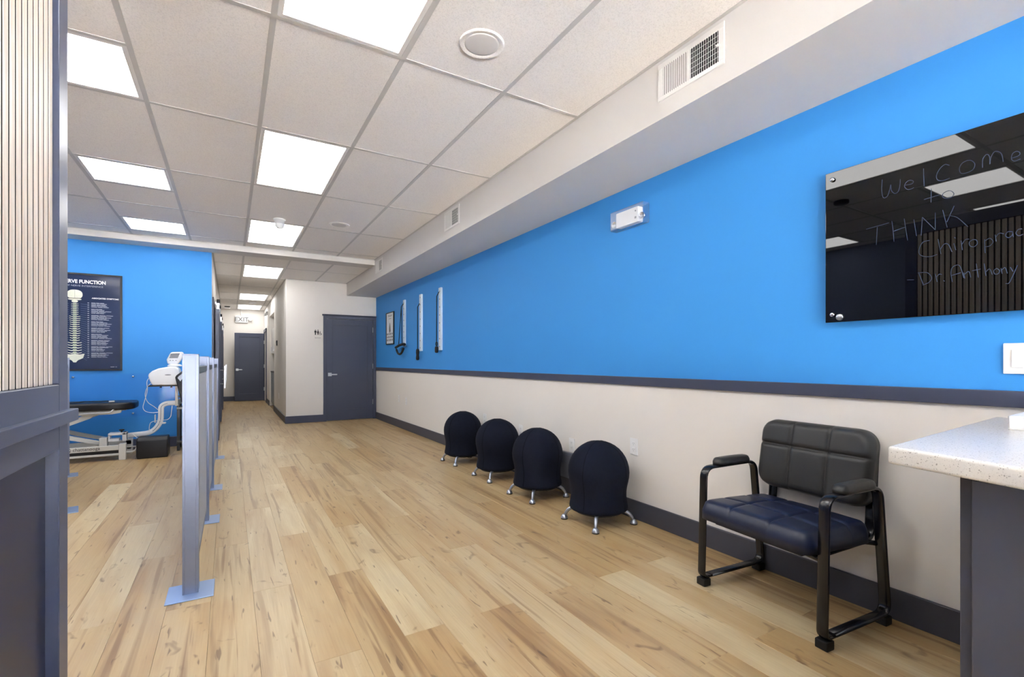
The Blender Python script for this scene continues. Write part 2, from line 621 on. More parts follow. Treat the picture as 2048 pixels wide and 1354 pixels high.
for k in range(-15, 14):
    x0 = 0.1 + 0.175 * k; x1 = x0 + 0.175
    off = 0.425 if k % 2 else 1.18
    for n in range(-4, 11):
        ya = off + 1.52 * n; yb = ya + 1.52
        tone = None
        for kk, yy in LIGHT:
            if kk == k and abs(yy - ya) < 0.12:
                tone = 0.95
        if tone is None:
            tone = random.choice((0.1, 0.2, 0.25, 0.3, 0.35, 0.4, 0.45, 0.5, 0.6))
        sd = random.random()
        for (rx0, rx1, ry0, ry1) in ((XL, XR, YN, YB), (HX0, XR, YB, YF), (HX0, HX1, YF, YE)):
            a, b, c, d = max(x0, rx0), min(x1, rx1), max(ya, ry0), min(yb, ry1)
            # keep planks whole across the region borders
            if ry0 == YB and rx0 == HX0 and a > HX0 - 1e-6:
                pass
            if b - a > 0.01 and d - c > 0.01:
                plank_piece(a, b, c, d, tone, sd, d < 0.0 or (b < -0.42 and d < 1.9))
V = []; F = []; SD = []; TN = []
for vs, fs, sd, tn in BEHIND:
    k = len(V)
    V += vs; F += [tuple(i + k for i in f) for f in fs]; SD += [sd] * 12; TN += [tn] * 12
me = bpy.data.meshes.new('floor_plank_field')
me.from_pydata(V, [], F)
for nm, val in (('seed', SD), ('tone', TN)):
    me.attributes.new(nm, 'FLOAT', 'POINT').data.foreach_set('value', val)
me.materials.append(plank)
o = bpy.data.objects.new('floor_plank_field', me)
COL.objects.link(o); o.parent = floor; o['kind'] = 'stuff'

# ---- walls
def wall(name, boxes, mats, label, cat='wall'):
    b = B()
    for bx in boxes:
        b.box(*bx[:6], mi=bx[6] if len(bx) > 6 else 0)
    o = b.build(name, mats)
    return tag(o, label, cat, kind='structure')
RAIL_T, RAIL_B = 1.030, 0.968
wall('wall_right', [(XR, XR + T, YN - T, YF + T, 0, 1.0, 0), (XR, XR + T, YN - T, YF + T, 1.0, 2.9, 1)], [white_paint, blue_paint],
     'long side wall, bright blue above the dark rail and white below')
wall('wall_far', [(HX1, 1.56, YF, YF + T, 0, 2.9), (2.49, XR, YF, YF + T, 0, 2.9), (1.56, 2.49, YF, YF + T, 1.985, 2.9), (1.4, 2.6, YF + 0.06, YF + T + 0.06, 0, 2.9)], white_paint,  # last box: unseen backing added to stop daylight leaking round the door
     'white end wall holding the closed dark door and restroom sign')
blue = wall('wall_blue', [(XL - T, HX0 - 0.001, YB, YB + 0.06, 0, 2.9)], [blue_paint, white_paint], 'bright blue wall behind the treatment table')
for f in blue.data.polygons:
    if f.normal.x > 0.9:
        f.material_index = 1
wall('wall_hall_left', [(HX0 - T, HX0, YB + 0.06, YE, 0, 2.9)], white_paint, 'white hallway wall behind the sliding barn doors')
NY0, NY1 = 12.45, 13.95        # kitchenette niche
DY0, DY1 = 15.05, 15.90        # doorway of the open hallway door
wall('wall_hall_right', [(HX1, HX1 + T, YF + T, NY0, 0, 2.9), (HX1, HX1 + T, NY0, NY1, 2.30, 2.9), (HX1, HX1 + T, NY1, DY0, 0, 2.9),
                         (HX1, HX1 + T, DY0, DY1, 2.0, 2.9), (HX1, HX1 + T, DY1, YE, 0, 2.9),
                         (HX1 + T, 1.62, NY0 - T, NY0, 0, 2.9), (HX1 + T, 1.62, NY1, NY1 + T, 0, 2.9), (1.5, 1.62, NY0, NY1, 0, 2.9),
                         (HX1 + T, 1.5, NY0, NY1, 2.30, 2.4),
                         (1.95, 2.07, DY0 - 0.3, YE, 0, 2.9), (HX1 + T, 1.95, DY0 - 0.42, DY0 - 0.3, 0, 2.9)], white_paint, 'white hallway wall with the kitchenette niche')  # last two boxes: unseen side room walls added to block daylight
wall('wall_hall_end', [(HX0 - T, 2.07, YE, YE + T, 0, 2.9)], white_paint, 'white wall closing the hallway under the EXIT sign')
wall('wall_left', [(XL - T, XL, YN - T, YB, 0, 2.9)], left_paint, 'blue grey side wall beyond the slatted partition')
WX0, WX1, WZ0, WZ1 = -2.35, 2.43, 0.10, 2.68
wall('wall_front', [(XL - T, XR + T, YN - T, YN, 0, WZ0), (XL - T, XR + T, YN - T, YN, WZ1, 2.9), (XL - T, WX0, YN - T, YN, WZ0, WZ1), (WX1, XR + T, YN - T, YN, WZ0, WZ1)],
     white_paint, 'white street front wall around the added shop window')
w1 = thing('added_window_1', (0.05, YN - 0.06, WZ0), 'unseen wide three pane shop window added to let in daylight', 'window', kind='structure')  # window added behind the camera so daylight brightens the ceiling
wb = B()
for x in (WX0, WX0 + 1.58, WX0 + 3.17, WX1 - 0.05):
    wb.box(x, x + 0.05, YN - 0.10, YN - 0.03, WZ0, WZ1)
wb.box(WX0, WX1, YN - 0.10, YN - 0.03, WZ0, WZ0 + 0.05).box(WX0, WX1, YN - 0.10, YN - 0.03, WZ1 - 0.05, WZ1)
wb.build('added_window_frame', trim_paint, w1, loc=w1.location)
for x0_, x1_ in ((WX0 + 0.05, WX0 + 1.58), (WX0 + 1.63, WX0 + 3.17), (WX0 + 3.22, WX1 - 0.05)):
    B().box(x0_, x1_, YN - 0.07, YN - 0.062, WZ0 + 0.05, WZ1 - 0.05).build('added_window_pane', added_window_glass, w1, loc=w1.location)

tag(B().box(-14, 14, -22, YN - T, -0.12, -0.02).build('added_pavement', mat('added pale concrete paving', (206, 202, 196), 0.8, vary=0.06, scale=1.2)), 'pale concrete ground added outside to bounce daylight in', 'added_pavement', kind='structure')  # ground added outside to bounce sunlight up onto the ceiling

# ---- trim: chair rail and baseboards
tag(B().box(XR - 0.018, XR, YN, YF - 0.018, RAIL_B, RAIL_T, bev=0.003).build('trim_1', trim_paint), 'dark slate rail between the blue and white paint', 'rail', kind='structure')
BH = 0.134
def baseboard(name, boxes, label, m=base_paint):
    b = B()
    for x in boxes:
        b.box(*x, 0, BH, bev=0.003, seg=1)
    return tag(b.build(name, m), label, 'baseboard', kind='structure')
baseboard('baseboard_right', [(XR - 0.016, XR, YN, YF)], 'charcoal baseboard along the blue and white wall')
baseboard('baseboard_far', [(HX1 - 0.016, 1.531, YF - 0.016, YF)], 'slate baseboard beside the closed dark door', trim_paint)
baseboard('baseboard_hall_right', [(HX1 - 0.016, HX1, YF, NY0), (HX1 - 0.016, HX1, NY1, DY0 - 0.07)], 'charcoal baseboard along the hallway niche wall')
baseboard('baseboard_hall_end', [(HX0, HX1, YE - 0.016, YE)], 'slate baseboard at the hallway end wall', trim_paint)
baseboard('baseboard_hall_left', [(HX0, HX0 + 0.016, YB, YE)], 'charcoal baseboard behind the barn doors')
baseboard('baseboard_blue', [(XL, HX0, YB - 0.016, YB)], 'dark baseboard under the blue poster wall', trim_paint)
baseboard('baseboard_left', [(XL, XL + 0.016, YN, YB - 0.016)], 'dark baseboard along the blue grey side wall', trim_paint)

# ---- ceiling: slab, lay-in tiles, grid bars, soffit, step
ceiling = thing('ceiling', (0, 2, CZ), 'white suspended ceiling of speckled tiles in a grey grid', 'ceiling', kind='structure')
CL = ceiling.location
B().box(XL - T, XR + T, YN - T, YF + T, 2.9, 2.98).box(HX0 - T, 2.07, YF + T, YE + T, 2.9, 2.98).build('ceiling_slab', ceil_paint, ceiling, loc=CL)
B().box(SOF_X, XR, YN, YF, SOF_Z, 2.9).build('soffit', ceil_paint, ceiling, loc=CL)
B().box(XL, SOF_X, 7.62, YB, CZ2, 2.9).build('ceiling_step', ceil_paint, ceiling, loc=CL)
GX = [XL] + [0.1753 + 0.6096 * k for k in range(-4, 3)] + [SOF_X]
GY0, GYD = 2.4752, 1.2192
long_lights = [(0.1753, GY0 + GYD * j, 0.6096, GYD) for j in (-3, -1, 1, 3)]
sq_y = [GY0 + GYD * 0.5 + GYD * 1.5 * n for n in (-2, -1, 0, 1, 2)]
square_lights = [(x, y, 0.6096, GYD / 2) for x in (0.1753 - 2 * 0.6096, 0.1753 - 4 * 0.6096) for y in sq_y]
hall_rows = [8.630 + GYD * j for j in range(0, 7)]
hall_lights = [(0.1753, 8.630 + GYD * j, 0.6096, GYD) for j in (0, 3, 5)]

def is_light(x, y, lights):
    return any(lx < x < lx + lw and ly < y < ly + ll for lx, ly, lw, ll in lights)
def tile(x0, x1, y0, y1, z):
    g = 0.004
    B().box(x0 + g, x1 - g, y0 + g, y1 - g, z + 0.0025, z + 0.019).build('ceiling_tile', tile_mat, ceiling, loc=CL)
def bar(x0, x1, y0, y1, z):
    B().box(x0, x1, y0, y1, z - 0.0005, z + 0.0022).build('grid_bar', grid_mat, ceiling, loc=CL)
HALFW = 0.013
all_lights = long_lights + square_lights
rowsy = [YN] + [GY0 + GYD * j for j in range(-5, 5)] + [7.62]
for gx0, gx1 in zip(GX, GX[1:]):
    for gy0, gy1 in zip(rowsy, rowsy[1:]):
        xm = (gx0 + gx1) / 2
        if gy1 - gy0 > GYD * 0.9:
            ym = gy1 - GYD / 2
            la = is_light(xm, gy1 - GYD * 0.75, all_lights)
            lb = is_light(xm, gy1 - GYD * 0.25, all_lights)
            if la and lb:
                continue
            if la or lb:
                if la:
                    tile(gx0, gx1, ym, gy1, CZ)
                else:
                    tile(gx0, gx1, gy0, ym, CZ)
                bar(gx0 + HALFW, gx1 - HALFW, ym - HALFW, ym + HALFW, CZ)
                continue
        tile(gx0, gx1, gy0, gy1, CZ)
for x in GX[1:-1]:
    bar(x - HALFW, x + HALFW, YN, 7.62, CZ)
bar(SOF_X - 0.02, SOF_X, YN, 7.62, CZ); bar(XL, XL + 0.02, YN, 7.62, CZ); bar(XL, SOF_X, 7.60, 7.62, CZ)
for y in rowsy[1:-1]:
    for gx0, gx1 in zip(GX, GX[1:]):
        bar(gx0 + HALFW, gx1 - HALFW, y - HALFW, y + HALFW, CZ)
# lower ceiling towards the hallway
hx = [HX0, 0.1753, 0.7849]
for (y0_, y1_) in zip([YB] + hall_rows, hall_rows + [YE]):
    cols = list(hx)
    segs = [(y0_, y1_)]
    if y0_ < YF < y1_:
        segs = [(y0_, YF), (YF, y1_)]
    for sy0, sy1 in segs:
        right = [1.3945, SOF_X] if sy1 <= YF + 1e-6 else [HX1]
        cc = hx + right
        for c0, c1 in zip(cc, cc[1:]):
            if is_light((c0 + c1) / 2, (sy0 + sy1) / 2, hall_lights) or sy1 - sy0 < 0.02:
                continue
            tile(c0, c1, sy0, sy1, CZ2)
for x, ye in ((0.1753, YE), (0.7849, YE), (1.3945, YF)):
    bar(x - HALFW, x + HALFW, YB, ye, CZ2)
for y in hall_rows:
    for c0, c1 in ((HX0, 0.1753), (0.1753, 0.7849)) + (((0.7849, 1.3945), (1.3945, SOF_X)) if y < YF else ((0.7849, HX1),)):
        if c1 - c0 > 0.05:
            bar(c0 + HALFW, c1 - HALFW, y - HALFW, y + HALFW, CZ2)
bar(HX0, HX0 + 0.02, YB, YE, CZ2); bar(HX1 - 0.02, HX1, YF, YE, CZ2); bar(HX1, SOF_X, YF - 0.02, YF, CZ2); bar(SOF_X - 0.02, SOF_X, YB, YF, CZ2); bar(HX0, HX1, YE - 0.02, YE, CZ2)

# ---- ceiling light panels
def light_panel(x, y, w, l, z, label, group, dm=diffuser_mat):
    t = thing('ceiling_light', (x + w / 2, y + l / 2, z), label, 'ceiling light', group)
    a = w / 2 - HALFW - 0.001; b = l / 2 - HALFW - 0.001; r = 0.022
    fb = B()
    for bx in ((-a, a, -b, -b + r), (-a, a, b - r, b), (-a, -a + r, -b + r, b - r), (a - r, a, -b + r, b - r)):
        fb.box(*bx, 0.0, 0.03)
    fb.build('frame', grille_white, t)
    B().box(-a + r, a - r, -b + r, b - r, 0.004, 0.02).build('diffuser', dm, t)
    return t
LL = {0: 'long glowing ceiling panel closest to the added shop window', 1: 'long glowing ceiling panel beside the large round ceiling speaker',
      2: 'long glowing ceiling panel between the ones by the large speaker and the dome camera', 3: 'long glowing ceiling panel with the dome camera at its edge'}
for i, a in enumerate(long_lights):
    light_panel(*a, CZ, LL[i], 'long light panels over the open floor')
for i, a in enumerate(square_lights):
    n = 4 - i % 5
    row = 'over the fabric partition' if i < 5 else 'along the blue grey wall'
    pos = ['closest to the poster wall', 'second from the poster wall', 'third from the poster wall', 'fourth from the poster wall', 'fifth from the poster wall'][n]
    light_panel(*a, CZ, 'square ceiling light panel ' + row + ', ' + pos, 'square light panels')
HL = ['glowing panel in the lower ceiling nearest the restroom wall', 'glowing hallway ceiling panel second from the EXIT sign', 'glowing hallway ceiling panel right before the EXIT sign']
for i, a in enumerate(hall_lights):
    light_panel(*a, CZ2, HL[i], 'hallway light panels', hall_diffuser_mat)

# ---- doors
def shaker_leaf(parent, w, h, t, stile, top, bottom, loc, rz=0.0, m=door_paint):
    """leaf local frame: x 0..w, y 0..t (front at y = 0, facing -y), z 0..h"""
    b = B()
    b.box(0, stile, 0, t, 0, h, bev=0.002, seg=1).box(w - stile, w, 0, t, 0, h, bev=0.002, seg=1)
    b.box(stile, w - stile, 0, t, h - top, h, bev=0.002, seg=1).box(stile, w - stile, 0, t, 0, bottom, bev=0.002, seg=1)
    leaf = b.build('door_leaf', m, parent)
    leaf.location = loc; leaf.rotation_euler = (0, 0, rz)
    B().box(stile, w - stile, 0.012, t - 0.012, bottom, h - top).build('recessed_panel', m, leaf)
    return leaf
def lever(leaf, x, z, sgn=1):
    b = B()
    b.box(x - 0.033, x + 0.033, -0.012, 0.0, z - 0.033, z + 0.033, bev=0.003)
    b.cyl((x, -0.012, z), (x, -0.05, z), 0.011)
    b.box(min(x - 0.012 * sgn, x + 0.125 * sgn), max(x - 0.012 * sgn, x + 0.125 * sgn), -0.062, -0.046, z - 0.011, z + 0.011, bev=0.003)
    return b.build('lever_handle', steel, leaf)
d1 = thing('door_1', (2.03, YF, 0), 'closed slate blue door with one recessed panel beside the restroom sign', 'door', kind='structure')
leaf = shaker_leaf(d1, 0.878, 1.952, 0.04, 0.108, 0.112, 0.205, (1.588 - 2.03, 0.004, 0.010))
lever(leaf, 0.062, 0.885)
for z in (0.33, 1.04, 1.765):
    B().box(0.872, 0.892, -0.008, 0.006, z - 0.05, z + 0.05, bev=0.003).build('hinge', steel, leaf)
cb = B()
cb.box(1.531, 1.586, YF - 0.02, YF + 0.02, 0, 1.965, bev=0.002, seg=1).box(2.468, 2.526, YF - 0.02, YF + 0.02, 0, 1.965, bev=0.002, seg=1)
cb.box(1.531, 2.526, YF - 0.022, YF + 0.02, 1.965, 2.02, bev=0.002, seg=1)
cb.build('door_casing', trim_paint, d1, loc=d1.location)
B().prism([(YF + 0.0, 2.018), (YF - 0.024, 2.018), (YF - 0.030, 2.03), (YF - 0.044, 2.036), (YF - 0.044, 2.048), (YF + 0.0, 2.048)], 'X', 1.512, 2.529).build('header_moulding', trim_paint, d1, loc=d1.location)

d2 = thing('door_2', (HX1, DY1, 0), 'slate door standing open across the hallway end', 'door', kind='structure')
leaf = shaker_leaf(d2, 0.745, 1.955, 0.04, 0.115, 0.115, 0.21, (0.125 - HX1, -0.03, 0.012))
lever(leaf, 0.065, 0.90)
for z in (0.33, 1.0, 1.70):
    B().box(0.735, 0.765, -0.012, 0.004, z - 0.05, z + 0.05, bev=0.003).build('hinge', steel, leaf)
cb = B()
cb.box(HX1 - 0.025, HX1 + 0.05, DY0 - 0.065, DY0, 0, 2.06).box(HX1 - 0.025, HX1 + 0.05, DY1 + 0.03, DY1 + 0.095, 0, 2.06).box(HX1 - 0.025, HX1 + 0.05, DY0 - 0.065, DY1 + 0.095, 2.0, 2.075)
cb.build('door_casing', trim_paint, d2, loc=d2.location)

barn_label = {3: 'sliding barn door on the hallway wall next to the blue wall', 4: 'sliding barn door in the middle of the hallway wall', 5: 'sliding barn door on the hallway wall nearest the EXIT sign'}
for n, y1 in ((3, 9.10), (4, 11.60), (5, 14.20)):
    y0 = y1 - 1.05
    d = thing('door_%d' % n, (-0.15, (y0 + y1) / 2, 0), barn_label[n], 'door', 'sliding barn doors along the hallway', kind='structure')
    leaf = shaker_leaf(d, 1.05, 1.875, 0.045, 0.11, 0.12, 0.2, (-0.127 + 0.15, y0 - (y0 + y1) / 2, 0.015), rz=math.pi / 2)
    hb = B()
    hx_ = 0.97
    hb.cyl((hx_, 0, 0.77), (hx_, -0.062, 0.77), 0.008, n=10).cyl((hx_, 0, 0.99), (hx_, -0.062, 0.99), 0.008, n=10)
    hb.box(hx_ - 0.014, hx_ + 0.014, -0.076, -0.052, 0.70, 1.06, bev=0.003)
    hb.build('pull_handle', steel, leaf)
    B().box(-0.175, -0.160, y0 - 0.05, min(y1 + 1.0, y1 + 1.0), 1.955, 1.995, bev=0.002, seg=1).build('sliding_track', chrome, d, loc=d.location)
    for yy in (y0 + 0.10, y1 - 0.12):
        rb = B()
        rb.box(-0.160, -0.122, yy - 0.016, yy + 0.016, 1.85, 2.0, bev=0.003, seg=1)
        rb.build('hanger_strap', chrome, d, loc=d.location)
        B().cyl((-0.155, yy, 2.013), (-0.118, yy, 2.013), 0.03, n=18).build('roller_wheel', black_plastic, d, loc=d.location)
    cb = B()
    cb.box(HX0, HX0 + 0.02, y0 - 0.02, y0 + 0.06, 0, 2.06).box(HX0, HX0 + 0.02, y1 - 0.09, y1 - 0.02, 0, 2.06).box(HX0, HX0 + 0.02, y0 + 0.06, y1 - 0.09, 2.0, 2.06)
    cb.build('door_casing', trim_paint, d, loc=d.location)

# ---- slatted partition at the entrance (left of the camera)
PX = -0.437
PY0, PY1 = -0.62, 1.957
pw = thing('wall_partition', (PX - 0.05, 1.0, 0), 'slate framed partition wall with pale oak slats above a ledge', 'partition wall', kind='structure')
PL = pw.location
FX = -0.422                     # face of the frame
pb = B()
pb.box(-0.55, FX, 1.872, PY1, 0, 2.42, bev=0.002, seg=1)           # end post
pb.box(-0.55, FX, PY0, PY0 + 0.09, 0, 2.42, bev=0.002, seg=1)
pb.box(-0.55, FX, PY0 + 0.09, 1.872, 2.31, 2.42, bev=0.002, seg=1)     # header
pb.box(-0.55, FX, PY0 + 0.09, 1.872, 0.885, 1.074, bev=0.002, seg=1)   # middle rail
pb.box(-0.55, FX, PY0 + 0.09, 1.872, 0.0, 0.12, bev=0.002, seg=1)      # bottom rail
pb.build('frame', frame_paint, pw, loc=PL)
B().box(-0.525, FX - 0.03, PY0 + 0.09, 1.872, 0.12, 0.885).build('lower_panel', panel_navy, pw, loc=PL)
B().box(-0.53, PX - 0.010, PY0 + 0.09, 1.872, 1.074, 2.31).build('felt_backing', felt_black, pw, loc=PL)
B().box(FX, -0.399, PY0, PY1 + 0.012, 0.961, 0.997, bev=0.003).build('ledge', frame_paint, pw, loc=PL)
slat_me = None
y = 1.866
while y - 0.029 > PY0 + 0.09:
    if slat_me is None:
        s_ = B().box(-0.006, 0.006, -0.0145, 0.0145, -0.618, 0.618, bev=0.0015, seg=1).build('slat', [slat_core, oak], pw)
        for f in s_.data.polygons:
            if f.normal.x > 0.5:
                f.material_index = 1
        slat_me = s_.data
    else:
        s_ = bpy.data.objects.new('slat', slat_me)
        COL.objects.link(s_); s_.parent = pw
    s_.location = Vector((PX - 0.004, y - 0.0145, 1.692)) - PL
    y -= 0.040

# ================================================================ furniture
# ---- armchair
def pillow(w, h, t, gx, gy, corner, edge=0.05, depth=0.012, nx=44, ny=36, crown=0.012, gw=0.008, dropx=None):
    """upholstered pad, local: u across (0 centre), v up, n = front depth; stitched grooves at gx (u) and gy (v)"""
    bm = bmesh.new()
    hw, hh = w / 2, h / 2
    def outline(u, v):
        # squeeze a square grid to a rounded rectangle
        x, y = u * hw, v * hh
        ix, iy = hw - corner, hh - corner
        ax, ay = abs(x), abs(y)
        if ax > ix and ay > iy:
            dx, dy = ax - ix, ay - iy
            m = max(dx, dy)
            l = math.hypot(dx, dy)
            if l > 1e-9:
                k = m / l
                ax, ay = ix + dx * k, iy + dy * k
        return math.copysign(ax, x), math.copysign(ay, y)
    def front(u, v, x, y):
        d = min((1 - abs(u)) * hw, (1 - abs(v)) * hh)
        e = min(1.0, d / edge)
        f = math.sqrt(max(0.0, 1 - (1 - e) ** 2))
        n = t * 0.45 + t * 0.55 * f + crown * (1 - u * u) * (1 - v * v)
        for g in gx:
            n -= depth * f * math.exp(-((x - g) / gw) ** 2)
        for g in gy:
            n -= depth * f * math.exp(-((y - g) / gw) ** 2)
        return n
    us = sorted(set([-1 + 2 * i / nx for i in range(nx + 1)] + [(g + s * gw) / hw for g in gx for s in (-1, -0.4, 0, 0.4, 1)]))
    vs = sorted(set([-1 + 2 * i / ny for i in range(ny + 1)] + [(g + s * gw) / hh for g in gy for s in (-1, -0.4, 0, 0.4, 1)]))
    F = []; R = []
    for v in vs:
        rf = []; rb = []
        for u in us:
            x, y = outline(u, v)
            rf.append(bm.verts.new((x, front(u, v, x, y), y)))
            rb.append(bm.verts.new((x, 0.0, y)))
        F.append(rf); R.append(rb)
    m, n = len(vs), len(us)
    for j in range(m - 1):
        for i in range(n - 1):
            bm.faces.new((F[j][i], F[j][i + 1], F[j + 1][i + 1], F[j + 1][i])).smooth = True
            bm.faces.new((R[j][i], R[j + 1][i], R[j + 1][i + 1], R[j][i + 1])).smooth = True
    ring = [(0, i) for i in range(n)] + [(j, n - 1) for j in range(1, m)] + [(m - 1, i) for i in range(n - 2, -1, -1)] + [(j, 0) for j in range(m - 2, 0, -1)]
    for (a, b), (c, d) in zip(ring, ring[1:] + ring[:1]):
        bm.faces.new((F[a][b], R[a][b], R[c][d], F[c][d])).smooth = True
    bmesh.ops.recalc_face_normals(bm, faces=bm.faces)
    return bm

# chair local frame: +x towards the wall (back), -x front, y across
ch = thing('guest_armchair', (2.26, 1.285, 0), 'black padded armchair with sled base and armrests against the white wall', 'chair', rz=-0.085)
b = B(); b.bm.free()
b.bm = pillow(0.545, 0.35, 0.075, (-0.092, 0.092), (0.045,), 0.075, edge=0.035, depth=0.010, crown=0.010)
# backrest: u -> -y (seen from the front), front normal -> -x, tilted back
M = Matrix.Translation((0.232, 0, 0.655)) @ Matrix.Rotation(math.radians(10), 4, 'Y') @ Matrix(((0, -1, 0, 0), (-1, 0, 0, 0), (0, 0, 1, 0), (0, 0, 0, 1)))
bmesh.ops.transform(b.bm, matrix=M, verts=b.bm.verts)
bmesh.ops.recalc_face_normals(b.bm, faces=b.bm.faces)
backrest = b.build('backrest', charcoal_vinyl, ch)
B().box(0.236, 0.256, -0.235, 0.235, 0.51, 0.80, bev=0.008, rot=Matrix.Rotation(math.radians(10), 3, 'Y'), about=(0.232, 0, 0.655)).build('back_shell', black_plastic, backrest)
b = B(); b.bm.free()
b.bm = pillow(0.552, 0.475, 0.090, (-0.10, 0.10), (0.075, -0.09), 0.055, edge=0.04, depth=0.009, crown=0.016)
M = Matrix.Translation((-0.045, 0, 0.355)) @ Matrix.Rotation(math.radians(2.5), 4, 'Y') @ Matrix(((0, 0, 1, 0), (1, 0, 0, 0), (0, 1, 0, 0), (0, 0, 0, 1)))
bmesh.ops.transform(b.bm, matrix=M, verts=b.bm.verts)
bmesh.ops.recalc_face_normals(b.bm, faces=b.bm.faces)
seat = b.build('seat', sheen_vinyl, ch, label='black padded seat in stitched squares, blue window sheen painted in')
B().box(-0.22, 0.17, -0.22, 0.22, 0.335, 0.358, bev=0.004).build('seat_base', black_plastic, seat)
oval = [(0.009 * math.cos(a), 0.0235 * (abs(math.sin(a)) ** 0.7) * (1 if math.sin(a) >= 0 else -1)) for a in [2 * math.pi * i / 14 for i in range(14)]]
for s in (-1, 1):
    yy = 0.304 * s
    loop = fillet([(-0.165, yy, 0.045), (-0.222, yy, 0.045), (-0.205, yy, 0.597), (0.165, yy, 0.602), (0.228, yy, 0.045), (-0.165, yy, 0.045)], 0.055, 7)
    side = B().sweep(loop, oval, up=(0, 1, 0)).build('side_frame', black_metal, ch)
    for x in (-0.207, 0.207):
        B().box(x - 0.024, x + 0.024, yy - 0.0255, yy + 0.0255, 0.0, 0.037, bev=0.005).build('foot_cap', black_rubber, side)
    a = B(); a.bm.free()
    a.bm = pillow(0.062, 0.245, 0.034, (), (), 0.03, edge=0.02, nx=10, ny=20, crown=0.004)
    bmesh.ops.transform(a.bm, matrix=Matrix.Translation((-0.005, yy, 0.605)) @ Matrix(((0, 0, 1, 0), (1, 0, 0, 0), (0, 1, 0, 0), (0, 0, 0, 1))), verts=a.bm.verts)
    bmesh.ops.recalc_face_normals(a.bm, faces=a.bm.faces)
    a.build('armrest_pad', charcoal_vinyl, side)
    # back support: from behind the backrest down and forward under the seat
    yb = 0.240 * s
    B().sweep(fillet([(0.258, yb, 0.70), (0.232, yb, 0.345), (-0.16, yb, 0.338)], 0.07, 7), oval, up=(0, 1, 0)).build('back_support', black_metal, ch)
    B().cyl((-0.19, 0.215 * s, 0.346), (-0.207, 0.302 * s, 0.346), 0.012, n=12).build('cross_bracket', black_metal, ch)
    B().cyl((0.14, 0.225 * s, 0.345), (0.205, 0.302 * s, 0.345), 0.011, n=12).build('cross_bracket', black_metal, ch)

# ---- ball stools
def ball_stool(label):
    t = thing('ball_stool', (0, 0, 0), label, 'stool', 'ball stools lined up along the wall')
    prof = [(0.0, 0.576), (0.03, 0.574), (0.06, 0.568), (0.09, 0.557), (0.12, 0.541), (0.147, 0.520), (0.170, 0.495), (0.189, 0.466), (0.203, 0.434), (0.2125, 0.398),
            (0.2155, 0.360), (0.213, 0.325), (0.207, 0.292), (0.200, 0.262), (0.1955, 0.230), (0.195, 0.195), (0.199, 0.160), (0.205, 0.130), (0.207, 0.114), (0.203, 0.103), (0.192, 0.098), (0.12, 0.096), (0.0, 0.096)]
    cover = B().lathe(prof, n=56).build('fabric_cover', stool_fabric, t)
    for k in range(4):
        an = math.radians(20 + 90 * k)
        pts = [((r + 0.0006) * math.cos(an), (r + 0.0006) * math.sin(an), h) for r, h in prof[1:19]]
        B().tube(pts, 0.0016, n=6).build('seam', seam_fabric, cover)
    B().lathe([(0.0, 0.096), (0.165, 0.096), (0.165, 0.080), (0.0, 0.080)], n=40).build('base_plate', black_plastic, t)
    for k in range(4):
        an = math.radians(45 + 90 * k)
        c, s_ = math.cos(an), math.sin(an)
        path = spline([(0.115, 0.086), (0.165, 0.092), (0.205, 0.078), (0.231, 0.050), (0.243, 0.022)], 5)
        pts = [(p.x * c, p.x * s_, p.y) for p in [Vector((q[0], q[1], 0)) for q in path]]
        n_ = len(pts)
        leg = B().tube(pts, 0.0125, n=12, scale=[1.25 - 0.45 * i / (n_ - 1) for i in range(n_)]).build('leg', silver, t)
        B().lathe([(0.0, 0.036), (0.010, 0.036), (0.016, 0.031), (0.022, 0.022), (0.026, 0.012), (0.0265, 0.007), (0.0, 0.007)], (0.245 * c, 0.245 * s_, 0), n=20).build('foot', silver, leg)
        B().lathe([(0.0, 0.007), (0.0255, 0.007), (0.025, 0.0), (0.0, 0.0)], (0.245 * c, 0.245 * s_, 0), n=20).build('foot_pad', black_rubber, leg)
    return t
st_lab = ['black fabric ball stool on chrome feet, the one nearest the armchair', 'black fabric ball stool on chrome feet, second from the armchair',
          'black fabric ball stool on chrome feet, third from the armchair', 'black fabric ball stool on chrome feet, farthest from the armchair']
first = ball_stool(st_lab[0])
for i, (x, y) in enumerate(((2.257, 2.628), (2.250, 3.408), (2.272, 4.160), (2.280, 4.995))):
    o = first if i == 0 else copy_tree(first)
    o['label'] = st_lab[i]
    o.location = (x, y, 0)
    o.rotation_euler = (0, 0, math.radians((0, 2, -1, 1)[i]))

